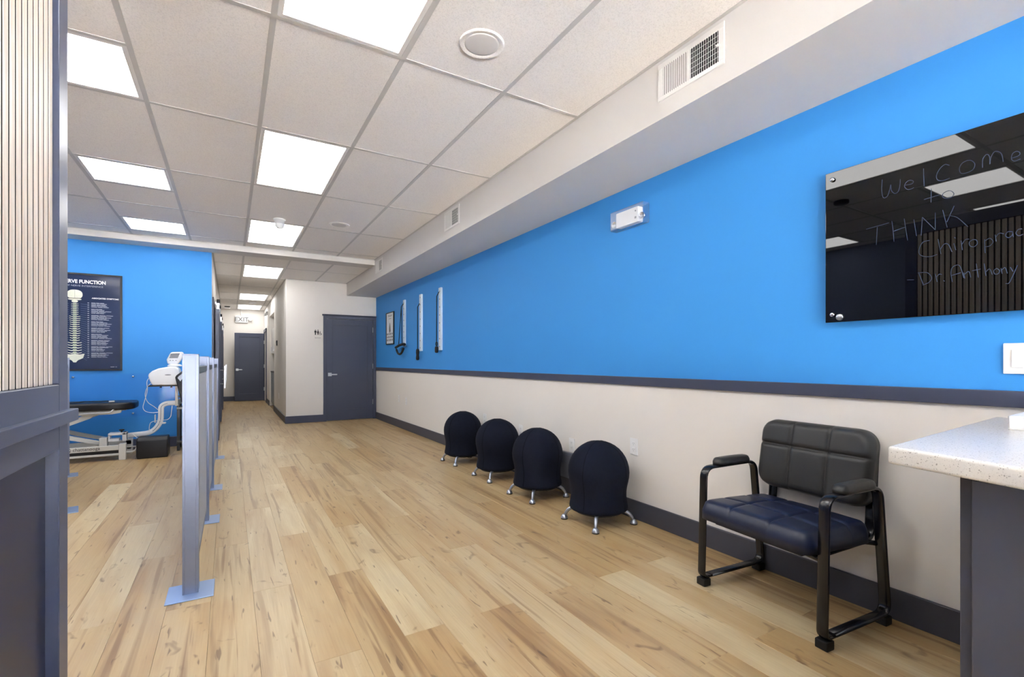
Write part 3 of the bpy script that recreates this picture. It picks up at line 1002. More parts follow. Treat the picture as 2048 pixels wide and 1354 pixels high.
# ---- low fabric partitions with aluminium posts
def partition(nm, posts, label):
    """posts: floor points; panels hang between neighbours"""
    o0 = Vector((posts[0][0], posts[0][1], 0))
    t = thing(nm, o0, label, 'partition screen')
    PH = 1.172
    for i, p in enumerate(posts):
        p = Vector((p[0], p[1], 0))
        q = Vector((*posts[min(i + 1, len(posts) - 1)], 0)) - Vector((*posts[max(i - 1, 0)], 0))
        an = math.atan2(q.y, q.x) - math.pi / 2
        w = 0.033; d = 0.033
        # extruded post with grooves
        sec = [(-w, -d), (-w * 0.70, -d), (-w * 0.69, -d + 0.003), (-w * 0.63, -d + 0.003), (-w * 0.62, -d), (w * 0.62, -d), (w * 0.63, -d + 0.003), (w * 0.69, -d + 0.003), (w * 0.70, -d),
               (w, -d), (w, -d * 0.3), (w - 0.006, -d * 0.25), (w - 0.006, d * 0.25), (w, d * 0.3), (w, d), (-w, d), (-w, d * 0.3), (-w + 0.006, d * 0.25), (-w + 0.006, -d * 0.25), (-w, -d * 0.3)]
        rot = Matrix.Rotation(an, 3, 'Z')
        poly = [tuple((rot @ Vector((a, b_, 0)) + p - o0).xy) for a, b_ in sec]
        post = B().prism(poly, 'Z', 0.004, PH).build('post', alu, t)
        B().box(-w, w, -d, d, PH, PH + 0.006, bev=0.0015, seg=1, rot=rot, about=(0, 0, 0)).build('post_cap', alu, post).location = p - o0
        B().box(-0.098, 0.098, -0.104, 0.104, 0, 0.005, bev=0.0015, seg=1, rot=rot, about=(0, 0, 0)).build('base_plate', plate_steel, post).location = p - o0
    for a, c in zip(posts, posts[1:]):
        a = Vector((*a, 0)); c = Vector((*c, 0))
        L_ = (c - a).length
        an = math.atan2((c - a).y, (c - a).x) - math.pi / 2
        pn = B().box(-0.018, 0.018, 0.034, L_ - 0.034, 0.10, 1.075, bev=0.003, seg=1).build('fabric_panel', grey_fabric, t)
        pn.location = a - o0; pn.rotation_euler = (0, 0, an)
        B().box(-0.021, 0.021, 0.034, L_ - 0.034, 1.075, 1.112, bev=0.002, seg=1).build('top_band', band_grey, pn)
        B().box(-0.020, 0.020, 0.034, L_ - 0.034, 0.085, 0.100, bev=0.002, seg=1).build('bottom_channel', alu, pn)
    return t
partition('office_partition', [(-0.163, 2.862), (-0.158, 4.10), (-0.152, 5.12), (-0.148, 6.70)], 'low grey fabric partition on aluminium posts in the open floor')
partition('office_partition', [(-1.095, 4.90), (-1.405, 6.42)], 'low fabric partition hidden behind the slatted wall, only its foot plates showing')

# ---- reception desk and worktop at the right
desk = thing('reception_desk', (2.0, 0.2, 0), 'dark slate reception desk under the speckled worktop', 'desk')
DL = desk.location
B().box(1.435, 2.51, -0.02, 0.415, 0.0, 0.884, bev=0.003, seg=1).build('desk_body', trim_paint, desk, loc=DL)
B().box(1.412, 1.436, -0.03, 0.390, 0.0, 0.878, bev=0.003, seg=1).build('side_panel', base_paint, desk, loc=DL)
B().box(1.428, 1.4365, 0.392, 0.414, 0.0, 0.884, bev=0.002, seg=1).build('corner_stile', base_paint, desk, loc=DL)
top = B().prism([(1.405, 0.545), (2.508, 0.622), (2.508, -0.10), (1.24, -0.10)], 'Z', 0.886, 0.930, bev=0.008)
tag(top.build('countertop', quartz, smooth=40), 'speckled white quartz worktop on the dark reception desk', 'worktop')
tray = B()
tray.box(-0.20, 0.20, -0.11, 0.11, 0.0, 0.006, bev=0.002, seg=1)
tray.box(-0.20, 0.20, -0.11, -0.104, 0.004, 0.043, bev=0.002, seg=1).box(-0.20, 0.20, 0.104, 0.11, 0.004, 0.043, bev=0.002, seg=1)
tray.box(-0.20, -0.194, -0.11, 0.11, 0.004, 0.043, bev=0.002, seg=1).box(0.194, 0.20, -0.11, 0.11, 0.004, 0.043, bev=0.002, seg=1)
tray_o = tray.build('desk_tray', white_plastic)
tray_o.location = (2.27, 0.385, 0.930); tray_o.rotation_euler = (0, 0, 0.05)
tag(tray_o, 'low white tray lying on the speckled worktop', 'tray')

# ---- black glass marker board
BX = 2.490
board = thing('glass_marker_board', (BX, 0.70, 1.329), 'glossy black glass marker board with handwriting on the blue wall', 'marker board')
BL = board.location
gl = B().box(BX, BX + 0.006, 0.02, 1.223, 1.329, 2.053, bev=0.002, seg=2).build('glass_panel', board_glass, board, loc=BL)
for y, z in ((1.190, 2.016), (0.055, 2.016), (1.190, 1.366), (0.055, 1.366)):
    B().lathe([(0.0, -0.012), (0.007, -0.012), (0.0095, -0.010), (0.0105, -0.006), (0.0105, 0.038), (0.0, 0.038)], (BX, y, z), n=24, axis='X').build('standoff', chrome, board, loc=BL)
STROKES = [[(0.986,1.951),(0.988,1.906),(0.982,1.87),(0.967,1.871),(0.958,1.897),(0.954,1.918),(0.951,1.891),(0.939,1.875),(0.926,1.881),(0.92,1.907),(0.919,1.931)],
[(0.904,1.899),(0.878,1.898),(0.873,1.907),(0.884,1.915),(0.897,1.911),(0.904,1.895),(0.893,1.878),(0.878,1.877),(0.871,1.88)],
[(0.838,1.949),(0.836,1.874)],
[(0.754,1.933),(0.768,1.941),(0.784,1.93),(0.795,1.906),(0.791,1.886),(0.773,1.878),(0.753,1.881)],
[(0.7,1.933),(0.715,1.927),(0.723,1.909),(0.718,1.889),(0.7,1.885),(0.682,1.892),(0.677,1.911),(0.687,1.928),(0.7,1.933)],
[(0.655,1.889),(0.654,1.921),(0.643,1.936),(0.635,1.924),(0.634,1.895),(0.631,1.919),(0.622,1.937),(0.61,1.934),(0.601,1.92),(0.597,1.891)],
[(0.576,1.896),(0.556,1.899),(0.553,1.909),(0.562,1.917),(0.572,1.912),(0.575,1.894),(0.567,1.883),(0.551,1.885)],
[(0.812,1.856),(0.813,1.8)],
[(0.836,1.819),(0.784,1.823)],
[(0.757,1.832),(0.773,1.826),(0.776,1.813),(0.765,1.803),(0.749,1.802),(0.74,1.813),(0.747,1.826),(0.757,1.832)],
[(1.049,1.745),(0.961,1.752)],
[(1.005,1.744),(1.009,1.665)],
[(0.95,1.757),(0.945,1.711),(0.942,1.665)],
[(0.905,1.756),(0.899,1.707),(0.893,1.66)],
[(0.943,1.711),(0.901,1.719)],
[(0.871,1.744),(0.862,1.672)],
[(0.846,1.671),(0.842,1.746)],
[(0.842,1.746),(0.799,1.683)],
[(0.799,1.683),(0.799,1.754)],
[(0.775,1.758),(0.761,1.684)],
[(0.739,1.765),(0.762,1.706)],
[(0.751,1.729),(0.728,1.714),(0.697,1.671)],
[(0.817,1.644),(0.84,1.641),(0.852,1.617),(0.852,1.594),(0.837,1.581),(0.812,1.576),(0.793,1.581)],
[(0.79,1.643),(0.781,1.58)],
[(0.784,1.597),(0.771,1.618),(0.757,1.614),(0.746,1.582)],
[(0.74,1.615),(0.734,1.587)],
[(0.739,1.64),(0.735,1.634)],
[(0.718,1.621),(0.714,1.583)],
[(0.716,1.605),(0.705,1.622),(0.694,1.622)],
[(0.682,1.618),(0.693,1.61),(0.691,1.595),(0.68,1.589),(0.67,1.598),(0.672,1.613),(0.682,1.618)],
[(0.649,1.612),(0.647,1.558)],
[(0.649,1.604),(0.634,1.612),(0.625,1.597),(0.634,1.583),(0.647,1.582)],
[(0.619,1.622),(0.616,1.595)],
[(0.618,1.612),(0.608,1.625),(0.595,1.62)],
[(0.572,1.623),(0.585,1.625),(0.591,1.613),(0.583,1.603),(0.573,1.61),(0.572,1.623),(0.57,1.602)],
[(0.547,1.627),(0.557,1.627),(0.563,1.615),(0.556,1.604),(0.544,1.607)],
[(0.895,1.491),(0.871,1.488)],
[(0.855,1.518),(0.846,1.488),(0.838,1.46)],
[(0.858,1.515),(0.826,1.511),(0.811,1.488),(0.82,1.47),(0.841,1.461)],
[(0.799,1.502),(0.793,1.468)],
[(0.797,1.485),(0.787,1.498),(0.778,1.496)],
[(0.773,1.471),(0.769,1.467)],
[(0.745,1.461),(0.749,1.497),(0.744,1.52),(0.726,1.526),(0.717,1.506),(0.71,1.472)],
[(0.747,1.487),(0.719,1.494)],
[(0.71,1.493),(0.707,1.469)],
[(0.708,1.485),(0.695,1.495),(0.689,1.471)],
[(0.673,1.522),(0.667,1.467)],
[(0.685,1.496),(0.66,1.499)],
[(0.65,1.518),(0.645,1.47)],
[(0.646,1.484),(0.635,1.495),(0.627,1.472)],
[(0.615,1.494),(0.623,1.486),(0.62,1.473),(0.611,1.473),(0.607,1.484),(0.615,1.494)],
[(0.603,1.492),(0.6,1.471)],
[(0.601,1.485),(0.592,1.493),(0.586,1.47)],
[(0.578,1.492),(0.571,1.475)],
[(0.559,1.496),(0.573,1.454),(0.582,1.433),(0.591,1.433)]]
hw = B()
for s in STROKES:
    pts = [Vector((BX - 0.0004, y, z)) for y, z in s]
    pts = spline(pts, 5) if len(pts) > 2 else pts
    hw.sweep(pts, [(-0.0011, -0.0002), (0.0011, -0.0002), (0.0011, 0.0002), (-0.0011, 0.0002)], up=(1, 0, 0), smooth=False)
hw.build('handwriting', marker_ink, board, loc=BL, label='pale handwritten welcome lines', kind='stuff')
tag(B().lathe([(0.0, -0.009), (0.013, -0.009), (0.0155, -0.007), (0.0155, 0.0), (0.0, 0.0)], (0, 0, 0), n=28, axis='X').build('round_magnet', steel), 'large round silver magnet low on the black glass board', 'magnet').location = (BX - 0.0002, 1.158, 1.352)

# ---- wall fittings on the right wall
sw = thing('light_switch', (XR, 0.565, 1.094), 'white wall switch plate under the black glass board', 'switch')
B().box(XR - 0.010, XR, 0.525, 0.605, 1.094, 1.210, bev=0.003).build('plate', white_plastic, sw, loc=sw.location)
B().box(XR - 0.014, XR - 0.009, 0.548, 0.582, 1.118, 1.186, bev=0.002).build('rocker', white_plastic, sw, loc=sw.location)

em = thing('emergency_light', (XR, 2.565, 2.12), 'white emergency light in a clear cover high on the blue wall', 'emergency light')
EL = em.location
B().box(XR - 0.055, XR - 0.002, 2.46, 2.685, 2.135, 2.245, bev=0.008).build('housing', white_plastic, em, loc=EL)
B().box(XR - 0.068, XR, 2.40, 2.735, 2.118, 2.262, bev=0.010).build('clear_cover', clear_plastic, em, loc=EL)
for y in (2.432, 2.710):
    B().lathe([(0.0, -0.012), (0.012, -0.016), (0.022, -0.026), (0.024, -0.030), (0.019, 0.0), (0.0, 0.01)], (XR - 0.022, y, 2.17), n=20, axis='X').build('lamp_head', chrome, em, loc=EL)
B().box(XR - 0.0575, XR - 0.054, 2.475, 2.49, 2.16, 2.175).build('test_button', ink_grey, em, loc=EL)
B().cyl((XR - 0.054, 2.482, 2.215), (XR - 0.058, 2.482, 2.215), 0.006, n=10).build('indicator_lamp', ink_grey, em, loc=EL)

def outlet(label, x, y, z, rz):
    t = thing('wall_outlet', (x, y, z), label, 'outlet', 'white outlets low on the walls', rz=rz)
    B().box(-0.006, 0, -0.038, 0.038, -0.060, 0.060, bev=0.002).build('cover_plate', white_plastic, t)
    for dz in (-0.022, 0.022):
        f = B().box(-0.0085, -0.005, -0.016, 0.016, dz - 0.015, dz + 0.015, bev=0.003).build('receptacle', white_plastic, t)
        sb = B()
        for dy, h_ in ((-0.0065, 0.0045), (0.0065, 0.0035)):
            sb.box(-0.0090, -0.0082, dy - 0.0012, dy + 0.0012, dz - h_ + 0.003, dz + h_ + 0.003)
        sb.cyl((-0.0082, 0, dz - 0.008), (-0.0090, 0, dz - 0.008), 0.0022, n=8)
        sb.build('slots', ink_grey, f)
    return t
for y, z, l in ((2.550, 0.521, 'white outlet on the white wall between the armchair and the nearest ball stool'), (3.290, 0.420, 'white outlet just above the grey slab behind the ball stools'),
                (4.13, 0.440, 'white outlet peeking out behind the second and third ball stools'), (4.93, 0.480, 'white outlet peeking out behind the farthest ball stool'),
                (7.80, 0.480, 'white outlet under the dark rail nearer the ball stools'), (8.20, 0.500, 'white outlet under the dark rail closest to the dark door')):
    outlet(l, XR, y, z, 0)
outlet('white outlet low on the hallway niche wall', HX1, 11.2, 0.42, 0)
gb = thing('wall_slab', (XR - 0.03, 3.33, 0.134), 'low mid grey slab against the white wall between two ball stools', 'box')  # thin mid grey slab on the wall above the baseboard
B().box(XR - 0.03, XR, 3.16, 3.52, 0.134, 0.355, bev=0.004).build('slab_body', grey_slab_mat, gb, loc=gb.location)
B().box(XR - 0.033, XR - 0.029, 3.18, 3.50, 0.152, 0.337, bev=0.002, seg=1).build('slab_face', grey_slab_mat, gb, loc=gb.location)

# framed exercise chart
fc = thing('framed_chart', (XR, 8.71, 1.46), 'small framed white exercise chart on the blue wall beside the dark door', 'picture')
FL_ = fc.location
fb = B()
fb.box(XR - 0.022, XR, 8.47, 8.95, 1.455, 1.472).box(XR - 0.022, XR, 8.47, 8.95, 2.028, 2.045).box(XR - 0.022, XR, 8.47, 8.487, 1.472, 2.028).box(XR - 0.022, XR, 8.933, 8.95, 1.472, 2.028)
fb.build('frame', frame_black, fc, loc=FL_)
B().box(XR - 0.012, XR - 0.004, 8.487, 8.933, 1.472, 2.028).build('sheet', paper, fc, loc=FL_)
pb = B()
pb.prism([(8.68, 1.70), (8.69, 1.77), (8.70, 1.83), (8.715, 1.86), (8.73, 1.83), (8.745, 1.77), (8.75, 1.70), (8.72, 1.66)], 'X', XR - 0.0130, XR - 0.0118)
pb.build('figure_print', ink_black, fc, loc=FL_)
pb = B()
for r_ in range(3):
    for c_ in range(4):
        yy = 8.54 + c_ * 0.10; zz = 1.52 + r_ * 0.055
        pb.box(XR - 0.0128, XR - 0.0118, yy, yy + 0.055 + 0.01 * ((r_ + c_) % 2), zz, zz + 0.035)
for z in (1.985, 1.968, 1.925):
    pb.box(XR - 0.0128, XR - 0.0118, 8.56 + (2.0 - z), 8.86 - (2.0 - z), z, z + 0.008)
pb.build('text_print', ink_grey, fc, loc=FL_, kind='stuff')

# exercise pulley rails
def rail(y, z0, z1, label):
    t = thing('exercise_rail', (XR, y, z0), label, 'wall rail', 'white perforated exercise rails')
    L_ = t.location
    B().box(XR - 0.028, XR, y - 0.042, y + 0.042, z0, z1, bev=0.003, seg=1).build('rail_bar', rail_white, t, loc=L_)
    n = 8
    for i in range(n):
        z = z0 + 0.05 + (z1 - z0 - 0.10) * i / (n - 1)
        B().cyl((XR - 0.0275, y, z), (XR - 0.0286, y, z), 0.011, n=12).build('peg_hole', ink_grey, t, loc=L_)
    return t
rail(7.855, 1.395, 2.176, 'white perforated exercise rail holding the wide strap handle, closest to the framed chart')
rail(7.045, 1.303, 2.172, 'white perforated exercise rail holding the long black grip, in the middle of three')
rail(6.255, 1.300, 2.170, 'white perforated exercise rail holding the ring handle, farthest from the framed chart')
def band_thing(y, z, label):
    t = thing('exercise_band', (XR - 0.04, y, z), label, 'exercise band', 'black exercise bands hooked on the rails')
    return t
# stirrup handle
t = band_thing(7.93, 1.30, 'black exercise band with a wide stirrup handle hooked on the wall rail')
L_ = t.location
B().tube([(XR - 0.035, 7.855, 2.11), (XR - 0.062, 7.875, 2.06), (XR - 0.075, 7.98, 1.43)], 0.006, n=8).tube([(XR - 0.035, 7.855, 2.11), (XR - 0.062, 7.875, 2.06), (XR - 0.060, 7.84, 1.42)], 0.006, n=8).build('cord', black_rubber, t, loc=L_)
B().tube([(XR - 0.07, 8.16, 1.385), (XR - 0.07, 7.98, 1.415), (XR - 0.065, 7.80, 1.43), (XR - 0.06, 7.70, 1.425)], 0.022, n=10).build('cross_bar', black_rubber, t, loc=L_)
B().tube(spline([(XR - 0.07, 8.12, 1.35), (XR - 0.075, 8.03, 1.29), (XR - 0.075, 7.93, 1.268), (XR - 0.07, 7.83, 1.29), (XR - 0.065, 7.75, 1.36)], 5), 0.018, n=10).build('grip', black_rubber, t, loc=L_)
# long grip
t = band_thing(7.085, 1.16, 'black exercise band ending in one long grip on the middle rail')
L_ = t.location
B().tube([(XR - 0.038, 7.045, 2.03), (XR - 0.058, 7.075, 1.98), (XR - 0.055, 7.085, 1.34)], 0.007, n=8).build('cord', black_rubber, t, loc=L_)
B().lathe([(0.0, 0.18), (0.014, 0.178), (0.024, 0.16), (0.026, 0.12), (0.022, 0.08), (0.026, 0.04), (0.024, 0.01), (0.0, 0.0)], (XR - 0.055, 7.085, 1.16), n=18).build('grip', black_rubber, t, loc=L_)
# ring handle
t = band_thing(6.30, 1.262, 'black exercise band ending in a ring and short grip on its rail')
L_ = t.location
B().tube([(XR - 0.038, 6.255, 2.11), (XR - 0.058, 6.285, 2.05), (XR - 0.055, 6.30, 1.42)], 0.007, n=8).build('cord', black_rubber, t, loc=L_)
B().tube([(XR - 0.055, 6.30 + 0.026 * math.cos(2 * math.pi * i / 18), 1.388 + 0.026 * math.sin(2 * math.pi * i / 18)) for i in range(18)], 0.008, n=8, closed=True).build('ring', black_rubber, t, loc=L_)
B().lathe([(0.0, 0.095), (0.02, 0.09), (0.025, 0.07), (0.025, 0.02), (0.02, 0.004), (0.0, 0.0)], (XR - 0.055, 6.30, 1.262), n=18).build('grip', black_rubber, t, loc=L_)

# ---- soffit air vents
def vent(y0, y1, z0, z1, label):
    ym = (y0 + y1) / 2
    t = thing('air_vent', (SOF_X, ym, (z0 + z1) / 2), label, 'air vent', 'white supply vents on the soffit')
    L_ = t.location
    b0, b1 = y0 + 0.032, y1 - 0.032
    c0, c1 = z0 + 0.022, z1 - 0.026
    fb = B()
    fb.box(SOF_X - 0.006, SOF_X, y0, y1, c1, z1, bev=0.002, seg=1).box(SOF_X - 0.006, SOF_X, y0, y1, z0, c0, bev=0.002, seg=1)
    fb.box(SOF_X - 0.006, SOF_X, y0, b0, c0, c1, bev=0.002, seg=1).box(SOF_X - 0.006, SOF_X, b1, y1, c0, c1, bev=0.002, seg=1)
    fb.box(SOF_X - 0.006, SOF_X, ym - 0.006, ym + 0.006, c0, c1)
    fb.build('frame', grille_white, t, loc=L_)
    # near half: black sheet painting the duct's shade, far half has closed blades
    B().box(SOF_X - 0.0012, SOF_X - 0.0002, b0, ym - 0.006, c0, c1).build('duct_shade_sheet', duct_shade, t, loc=L_)
    B().box(SOF_X - 0.0030, SOF_X - 0.0002, ym + 0.006, b1, c0, c1).build('blade_backing', slot_grey, t, loc=L_)
    lb = B(); n = 13
    for h0, h1, w in ((b0, ym - 0.006, 0.0016), (ym + 0.006, b1, 0.0072)):
        for i in range(n):
            y = h0 + (h1 - h0) * (i + 0.5) / n
            lb.box(SOF_X - 0.0048, SOF_X - 0.0034, y - w / 2, y + w / 2, c0, c1)
    for i in range(1, 6):
        z = c0 + (c1 - c0) * i / 6
        lb.box(SOF_X - 0.0034, SOF_X - 0.0024, b0, ym - 0.006, z - 0.0006, z + 0.0006)
    lb.build('blades', grille_white, t, loc=L_, kind='stuff')
    B().box(SOF_X - 0.016, SOF_X - 0.006, b0 - 0.010, b0 + 0.006, (c0 + c1) / 2 - 0.003, (c0 + c1) / 2 + 0.003).build('damper_lever', grille_white, t, loc=L_)
vent(1.398, 1.798, 2.520, 2.716, 'white slotted air vent on the soffit nearest the glass board')
vent(4.372, 4.760, 2.518, 2.714, 'white slotted air vent midway along the soffit')
vent(7.165, 7.560, 2.510, 2.700, 'white slotted air vent on the soffit nearest the restroom wall')

# ---- ceiling fittings
def speaker(x, y, label):
    t = thing('ceiling_speaker', (x, y, CZ), label, 'speaker', 'round ceiling speakers')
    B().lathe([(0.0, 0.0), (0.084, 0.0), (0.090, -0.002), (0.106, -0.005), (0.112, -0.004), (0.114, 0.004), (0.0, 0.004)], n=48).build('bezel', tile_mat, t)
    B().lathe([(0.0, -0.0045), (0.05, -0.0043), (0.078, -0.0035), (0.086, -0.0020), (0.086, 0.0), (0.0, 0.0)], n=48).build('mesh_grille', speaker_grey, t)
speaker(1.088, 2.155, 'large round pale ceiling speaker close to the soffit vent by the glass board')
speaker(1.10, 5.86, 'round pale ceiling speaker near the dome camera')
dc = thing('dome_camera', (0.483, 5.98, CZ), 'small white dome camera hanging from the ceiling by a light panel', 'camera')
B().lathe([(0.0, 0.004), (0.062, 0.004), (0.064, -0.006), (0.058, -0.014), (0.050, -0.016), (0.048, -0.050), (0.0, -0.052)], n=36).build('mount', white_plastic, dc)
B().lathe([(0.047, -0.045), (0.048, -0.060), (0.043, -0.082), (0.030, -0.098), (0.014, -0.105), (0.0, -0.107)], n=36).build('dome', white_plastic, dc)
B().lathe([(0.0, 0.0), (0.008, -0.001), (0.009, -0.003), (0.0, -0.006)], (-0.020, -0.022, -0.096), n=14).build('lens', ink_grey, dc)
sd = thing('smoke_detector', (-0.24, 2.416, CZ), 'round smoke detector mirrored as a dark disc in the glass board', 'detector')
B().lathe([(0.0, 0.003), (0.065, 0.003), (0.066, -0.018), (0.058, -0.030), (0.0, -0.034)], n=36).build('body', black_plastic, sd)
sd = thing('smoke_detector', (0.50, 13.95, CZ2), 'small white smoke detector on the hallway ceiling', 'detector')
B().lathe([(0.0, 0.003), (0.085, 0.003), (0.086, -0.018), (0.07, -0.034), (0.0, -0.040)], n=32).build('body', white_plastic, sd)
hs = thing('ceiling_sensor', (-0.06, 15.35, CZ2), 'small white box with a black front under the hallway ceiling', 'sensor')
B().box(-0.06, 0.08, -0.03, 0.05, -0.055, 0.0, bev=0.004).build('body', white_plastic, hs)
B().box(-0.055, 0.075, -0.034, -0.029, -0.028, -0.004).build('black_front', black_plastic, hs)

# ---- exit sign and other hallway things
ex = thing('exit_sign', (0.30, YE, 2.28), 'white EXIT sign with a lamp head on the hallway end wall', 'sign')
EXL = ex.location
B().box(0.145, 0.465, YE - 0.05, YE, 2.28, 2.475, bev=0.006).build('sign_box', exit_white, ex, loc=EXL)
text_mesh('exit_lettering', 'EXIT', 0.175, exit_letter, ex, Matrix.Translation(-EXL) @ facing_minus_y(0.305, YE - 0.0525, 2.315), align='CENTER', extrude=0.002, offset=0.003)
B().cyl((0.29, YE - 0.025, 2.475), (0.29, YE - 0.025, CZ2), 0.010, n=10).build('stem', exit_white, ex, loc=EXL)
B().lathe([(0.0, -0.03), (0.03, -0.03), (0.055, -0.05), (0.058, -0.055), (0.05, 0.0), (0.02, 0.03), (0.0, 0.03)], (0.525, YE - 0.05, 2.40), n=24, axis='Y').build('lamp_head', exit_white, ex, loc=EXL)
B().box(0.46, 0.55, YE - 0.03, YE, 2.37, 2.43, bev=0.004).build('lamp_bracket', exit_white, ex, loc=EXL)

rs = thing('restroom_sign', (1.435, YF, 1.55), 'clear restroom sign with black pictograms beside the dark door', 'sign')
RL = rs.location
B().box(1.362, 1.508, YF - 0.005, YF, 1.545, 1.757, bev=0.002, seg=1).build('sign_plate', white_paint, rs, loc=RL)
def person_icon(b, cx, skirt):
    b.cyl((cx, YF - 0.005, 1.738), (cx, YF - 0.007, 1.738), 0.0085, n=16)
    if skirt:
        poly = [(cx - 0.008, 1.727), (cx + 0.008, 1.727), (cx + 0.020, 1.682), (cx + 0.010, 1.682), (cx + 0.007, 1.648), (cx - 0.007, 1.648), (cx - 0.010, 1.682), (cx - 0.020, 1.682)]
    else:
        poly = [(cx - 0.018, 1.727), (cx + 0.018, 1.727), (cx + 0.019, 1.690), (cx + 0.010, 1.690), (cx + 0.010, 1.648), (cx - 0.010, 1.648), (cx - 0.010, 1.690), (cx - 0.019, 1.690)]
    b.prism(poly, 'Y', YF - 0.007, YF - 0.005)
ib = B()
person_icon(ib, 1.392, False); person_icon(ib, 1.437, True)
ib.tube([(1.480 + 0.019 * math.cos(math.radians(a)), YF - 0.006, 1.668 + 0.019 * math.sin(math.radians(a))) for a in range(100, 381, 20)], 0.003, n=6)
ib.cyl((1.474, YF - 0.005, 1.713), (1.474, YF - 0.007, 1.713), 0.006, n=12)
ib.tube([(1.474, YF - 0.006, 1.703), (1.476, YF - 0.006, 1.676), (1.494, YF - 0.006, 1.676), (1.503, YF - 0.006, 1.655)], 0.004, n=6)
ib.build('pictograms', ink_black, rs, loc=RL)
text_mesh('sign_lettering', 'RESTROOM', 0.020, ink_black, rs, Matrix.Translation(-RL) @ facing_minus_y(1.435, YF - 0.0056, 1.585), align='CENTER')

th = thing('thermostat', (HX1, 11.60, 1.49), 'small dark wall control on the hallway corner wall', 'thermostat')
B().box(HX1 - 0.022, HX1, 11.54, 11.66, 1.49, 1.60, bev=0.004).build('body', black_plastic, th, loc=th.location)
B().box(HX1 - 0.024, HX1 - 0.021, 11.56, 11.64, 1.535, 1.585).build('display', screen_grey, th, loc=th.location)
sc_ = thing('security_camera', (HX1, 14.6, 2.38), 'small white camera high on the hallway niche wall', 'camera')
B().box(HX1 - 0.05, HX1, 14.56, 14.64, 2.40, 2.50, bev=0.01).build('mount', white_plastic, sc_, loc=sc_.location)
B().lathe([(0.0, 0.0), (0.03, 0.0), (0.034, 0.02), (0.034, 0.06), (0.0, 0.07)], (HX1 - 0.06, 14.6, 2.38), n=18).build('camera_head', white_plastic, sc_, loc=sc_.location)

# kitchenette in the niche
uc = thing('wall_cabinet', (1.2, 13.2, 1.345), 'light grey wall cabinet hanging in the hallway niche', 'cabinet')
B().box(0.955, 1.495, NY0 + 0.01, NY1 - 0.01, 1.345, 1.985).build('cabinet_body', cab_light, uc, loc=uc.location)
for y0_ in (NY0 + 0.012, NY0 + 0.752):
    d_ = B().box(0.935, 0.954, y0_, y0_ + 0.735, 1.348, 1.982, bev=0.002, seg=1).build('cabinet_door', cab_light, uc, loc=uc.location)
    B().box(0.918, 0.936, y0_ + 0.66, y0_ + 0.675, 1.40, 1.52, bev=0.003).build('handle', steel, d_, loc=None).location = -uc.location
lc = thing('base_cabinet', (1.2, 13.2, 0), 'blue grey base cabinet in the hallway niche', 'cabinet')
B().box(0.945, 1.495, NY0 + 0.01, NY1 - 0.01, 0.10, 0.868).box(0.99, 1.495, NY0 + 0.01, NY1 - 0.01, 0.0, 0.10).build('cabinet_body', cab_grey, lc, loc=lc.location)
for y0_ in (NY0 + 0.012, NY0 + 0.752):
    B().box(0.925, 0.944, y0_, y0_ + 0.735, 0.70, 0.862, bev=0.002, seg=1).build('drawer', cab_grey, lc, loc=lc.location)
    B().box(0.925, 0.944, y0_, y0_ + 0.735, 0.105, 0.694, bev=0.002, seg=1).build('cabinet_door', cab_grey, lc, loc=lc.location)
tag(B().box(0.915, 1.497, NY0 + 0.004, NY1 - 0.004, 0.868, 0.90, bev=0.004).build('kitchenette_counter', black_plastic), 'dark worktop of the hallway niche kitchenette', 'worktop')

# ================================================================ treatment corner by the blue wall
# ---- anatomy poster
PXL, PXR, PZ0, PZ1 = -2.094, -1.182, 1.027, 2.243
po = thing('anatomy_poster', (-1.638, YB, PZ0), 'large dark framed spine chart headed NERVE FUNCTION on the blue wall', 'poster')
POL = po.location
fy = YB - 0.022
fb = B()
fb.box(PXL, PXR, fy, YB, PZ0, PZ0 + 0.020).box(PXL, PXR, fy, YB, PZ1 - 0.020, PZ1)
fb.box(PXL, PXL + 0.020, fy, YB, PZ0 + 0.02, PZ1 - 0.02).box(PXR - 0.020, PXR, fy, YB, PZ0 + 0.02, PZ1 - 0.02)
fb.build('frame', frame_black, po, loc=POL)
sy = YB - 0.010
B().box(PXL + 0.02, PXR - 0.02, sy, YB - 0.002, PZ0 + 0.02, PZ1 - 0.02).build('print_sheet', poster_navy, po, loc=POL)
PC = -1.641
iy0, iy1 = sy - 0.0012, sy + 0.0002
text_mesh('title_lettering', 'SPINAL NERVE FUNCTION', 0.060, print_white, po, Matrix.Translation(-POL) @ facing_minus_y(PC, iy0, 2.118), align='CENTER', offset=0.0022, fit=0.592)
text_mesh('subtitle_lettering', 'THE EFFECTS OF NERVE INTERFERENCE', 0.030, print_grey, po, Matrix.Translation(-POL) @ facing_minus_y(PC, iy0, 2.075), align='CENTER', fit=0.54)
text_mesh('heading_lettering', 'ASSOCIATED SYMPTOMS', 0.0235, print_white, po, Matrix.Translation(-POL) @ facing_minus_y(-1.480, iy0, 1.930), offset=0.0008)
def ell(cx, cz, a, b_, n=28, z0=-2.0, p=2.0):
    out = []
    for i in range(n):
        an = 2 * math.pi * i / n
        c, s_ = math.cos(an), math.sin(an)
        out.append((cx + a * math.copysign(abs(c) ** (2 / p), c), cz + b_ * math.copysign(abs(s_) ** (2 / p), s_)))
    return out
sk = B()
sk.prism(ell(PC, 1.975, 0.073, 0.058, p=2.4), 'Y', iy0, iy1)
sk.prism(ell(PC, 1.915, 0.064, 0.012), 'Y', iy0, iy1)
sk.prism(ell(PC, 1.890, 0.03, 0.016), 'Y', iy0, iy1)
sk.build('skull_print', bone, po, loc=POL)
sk = B()
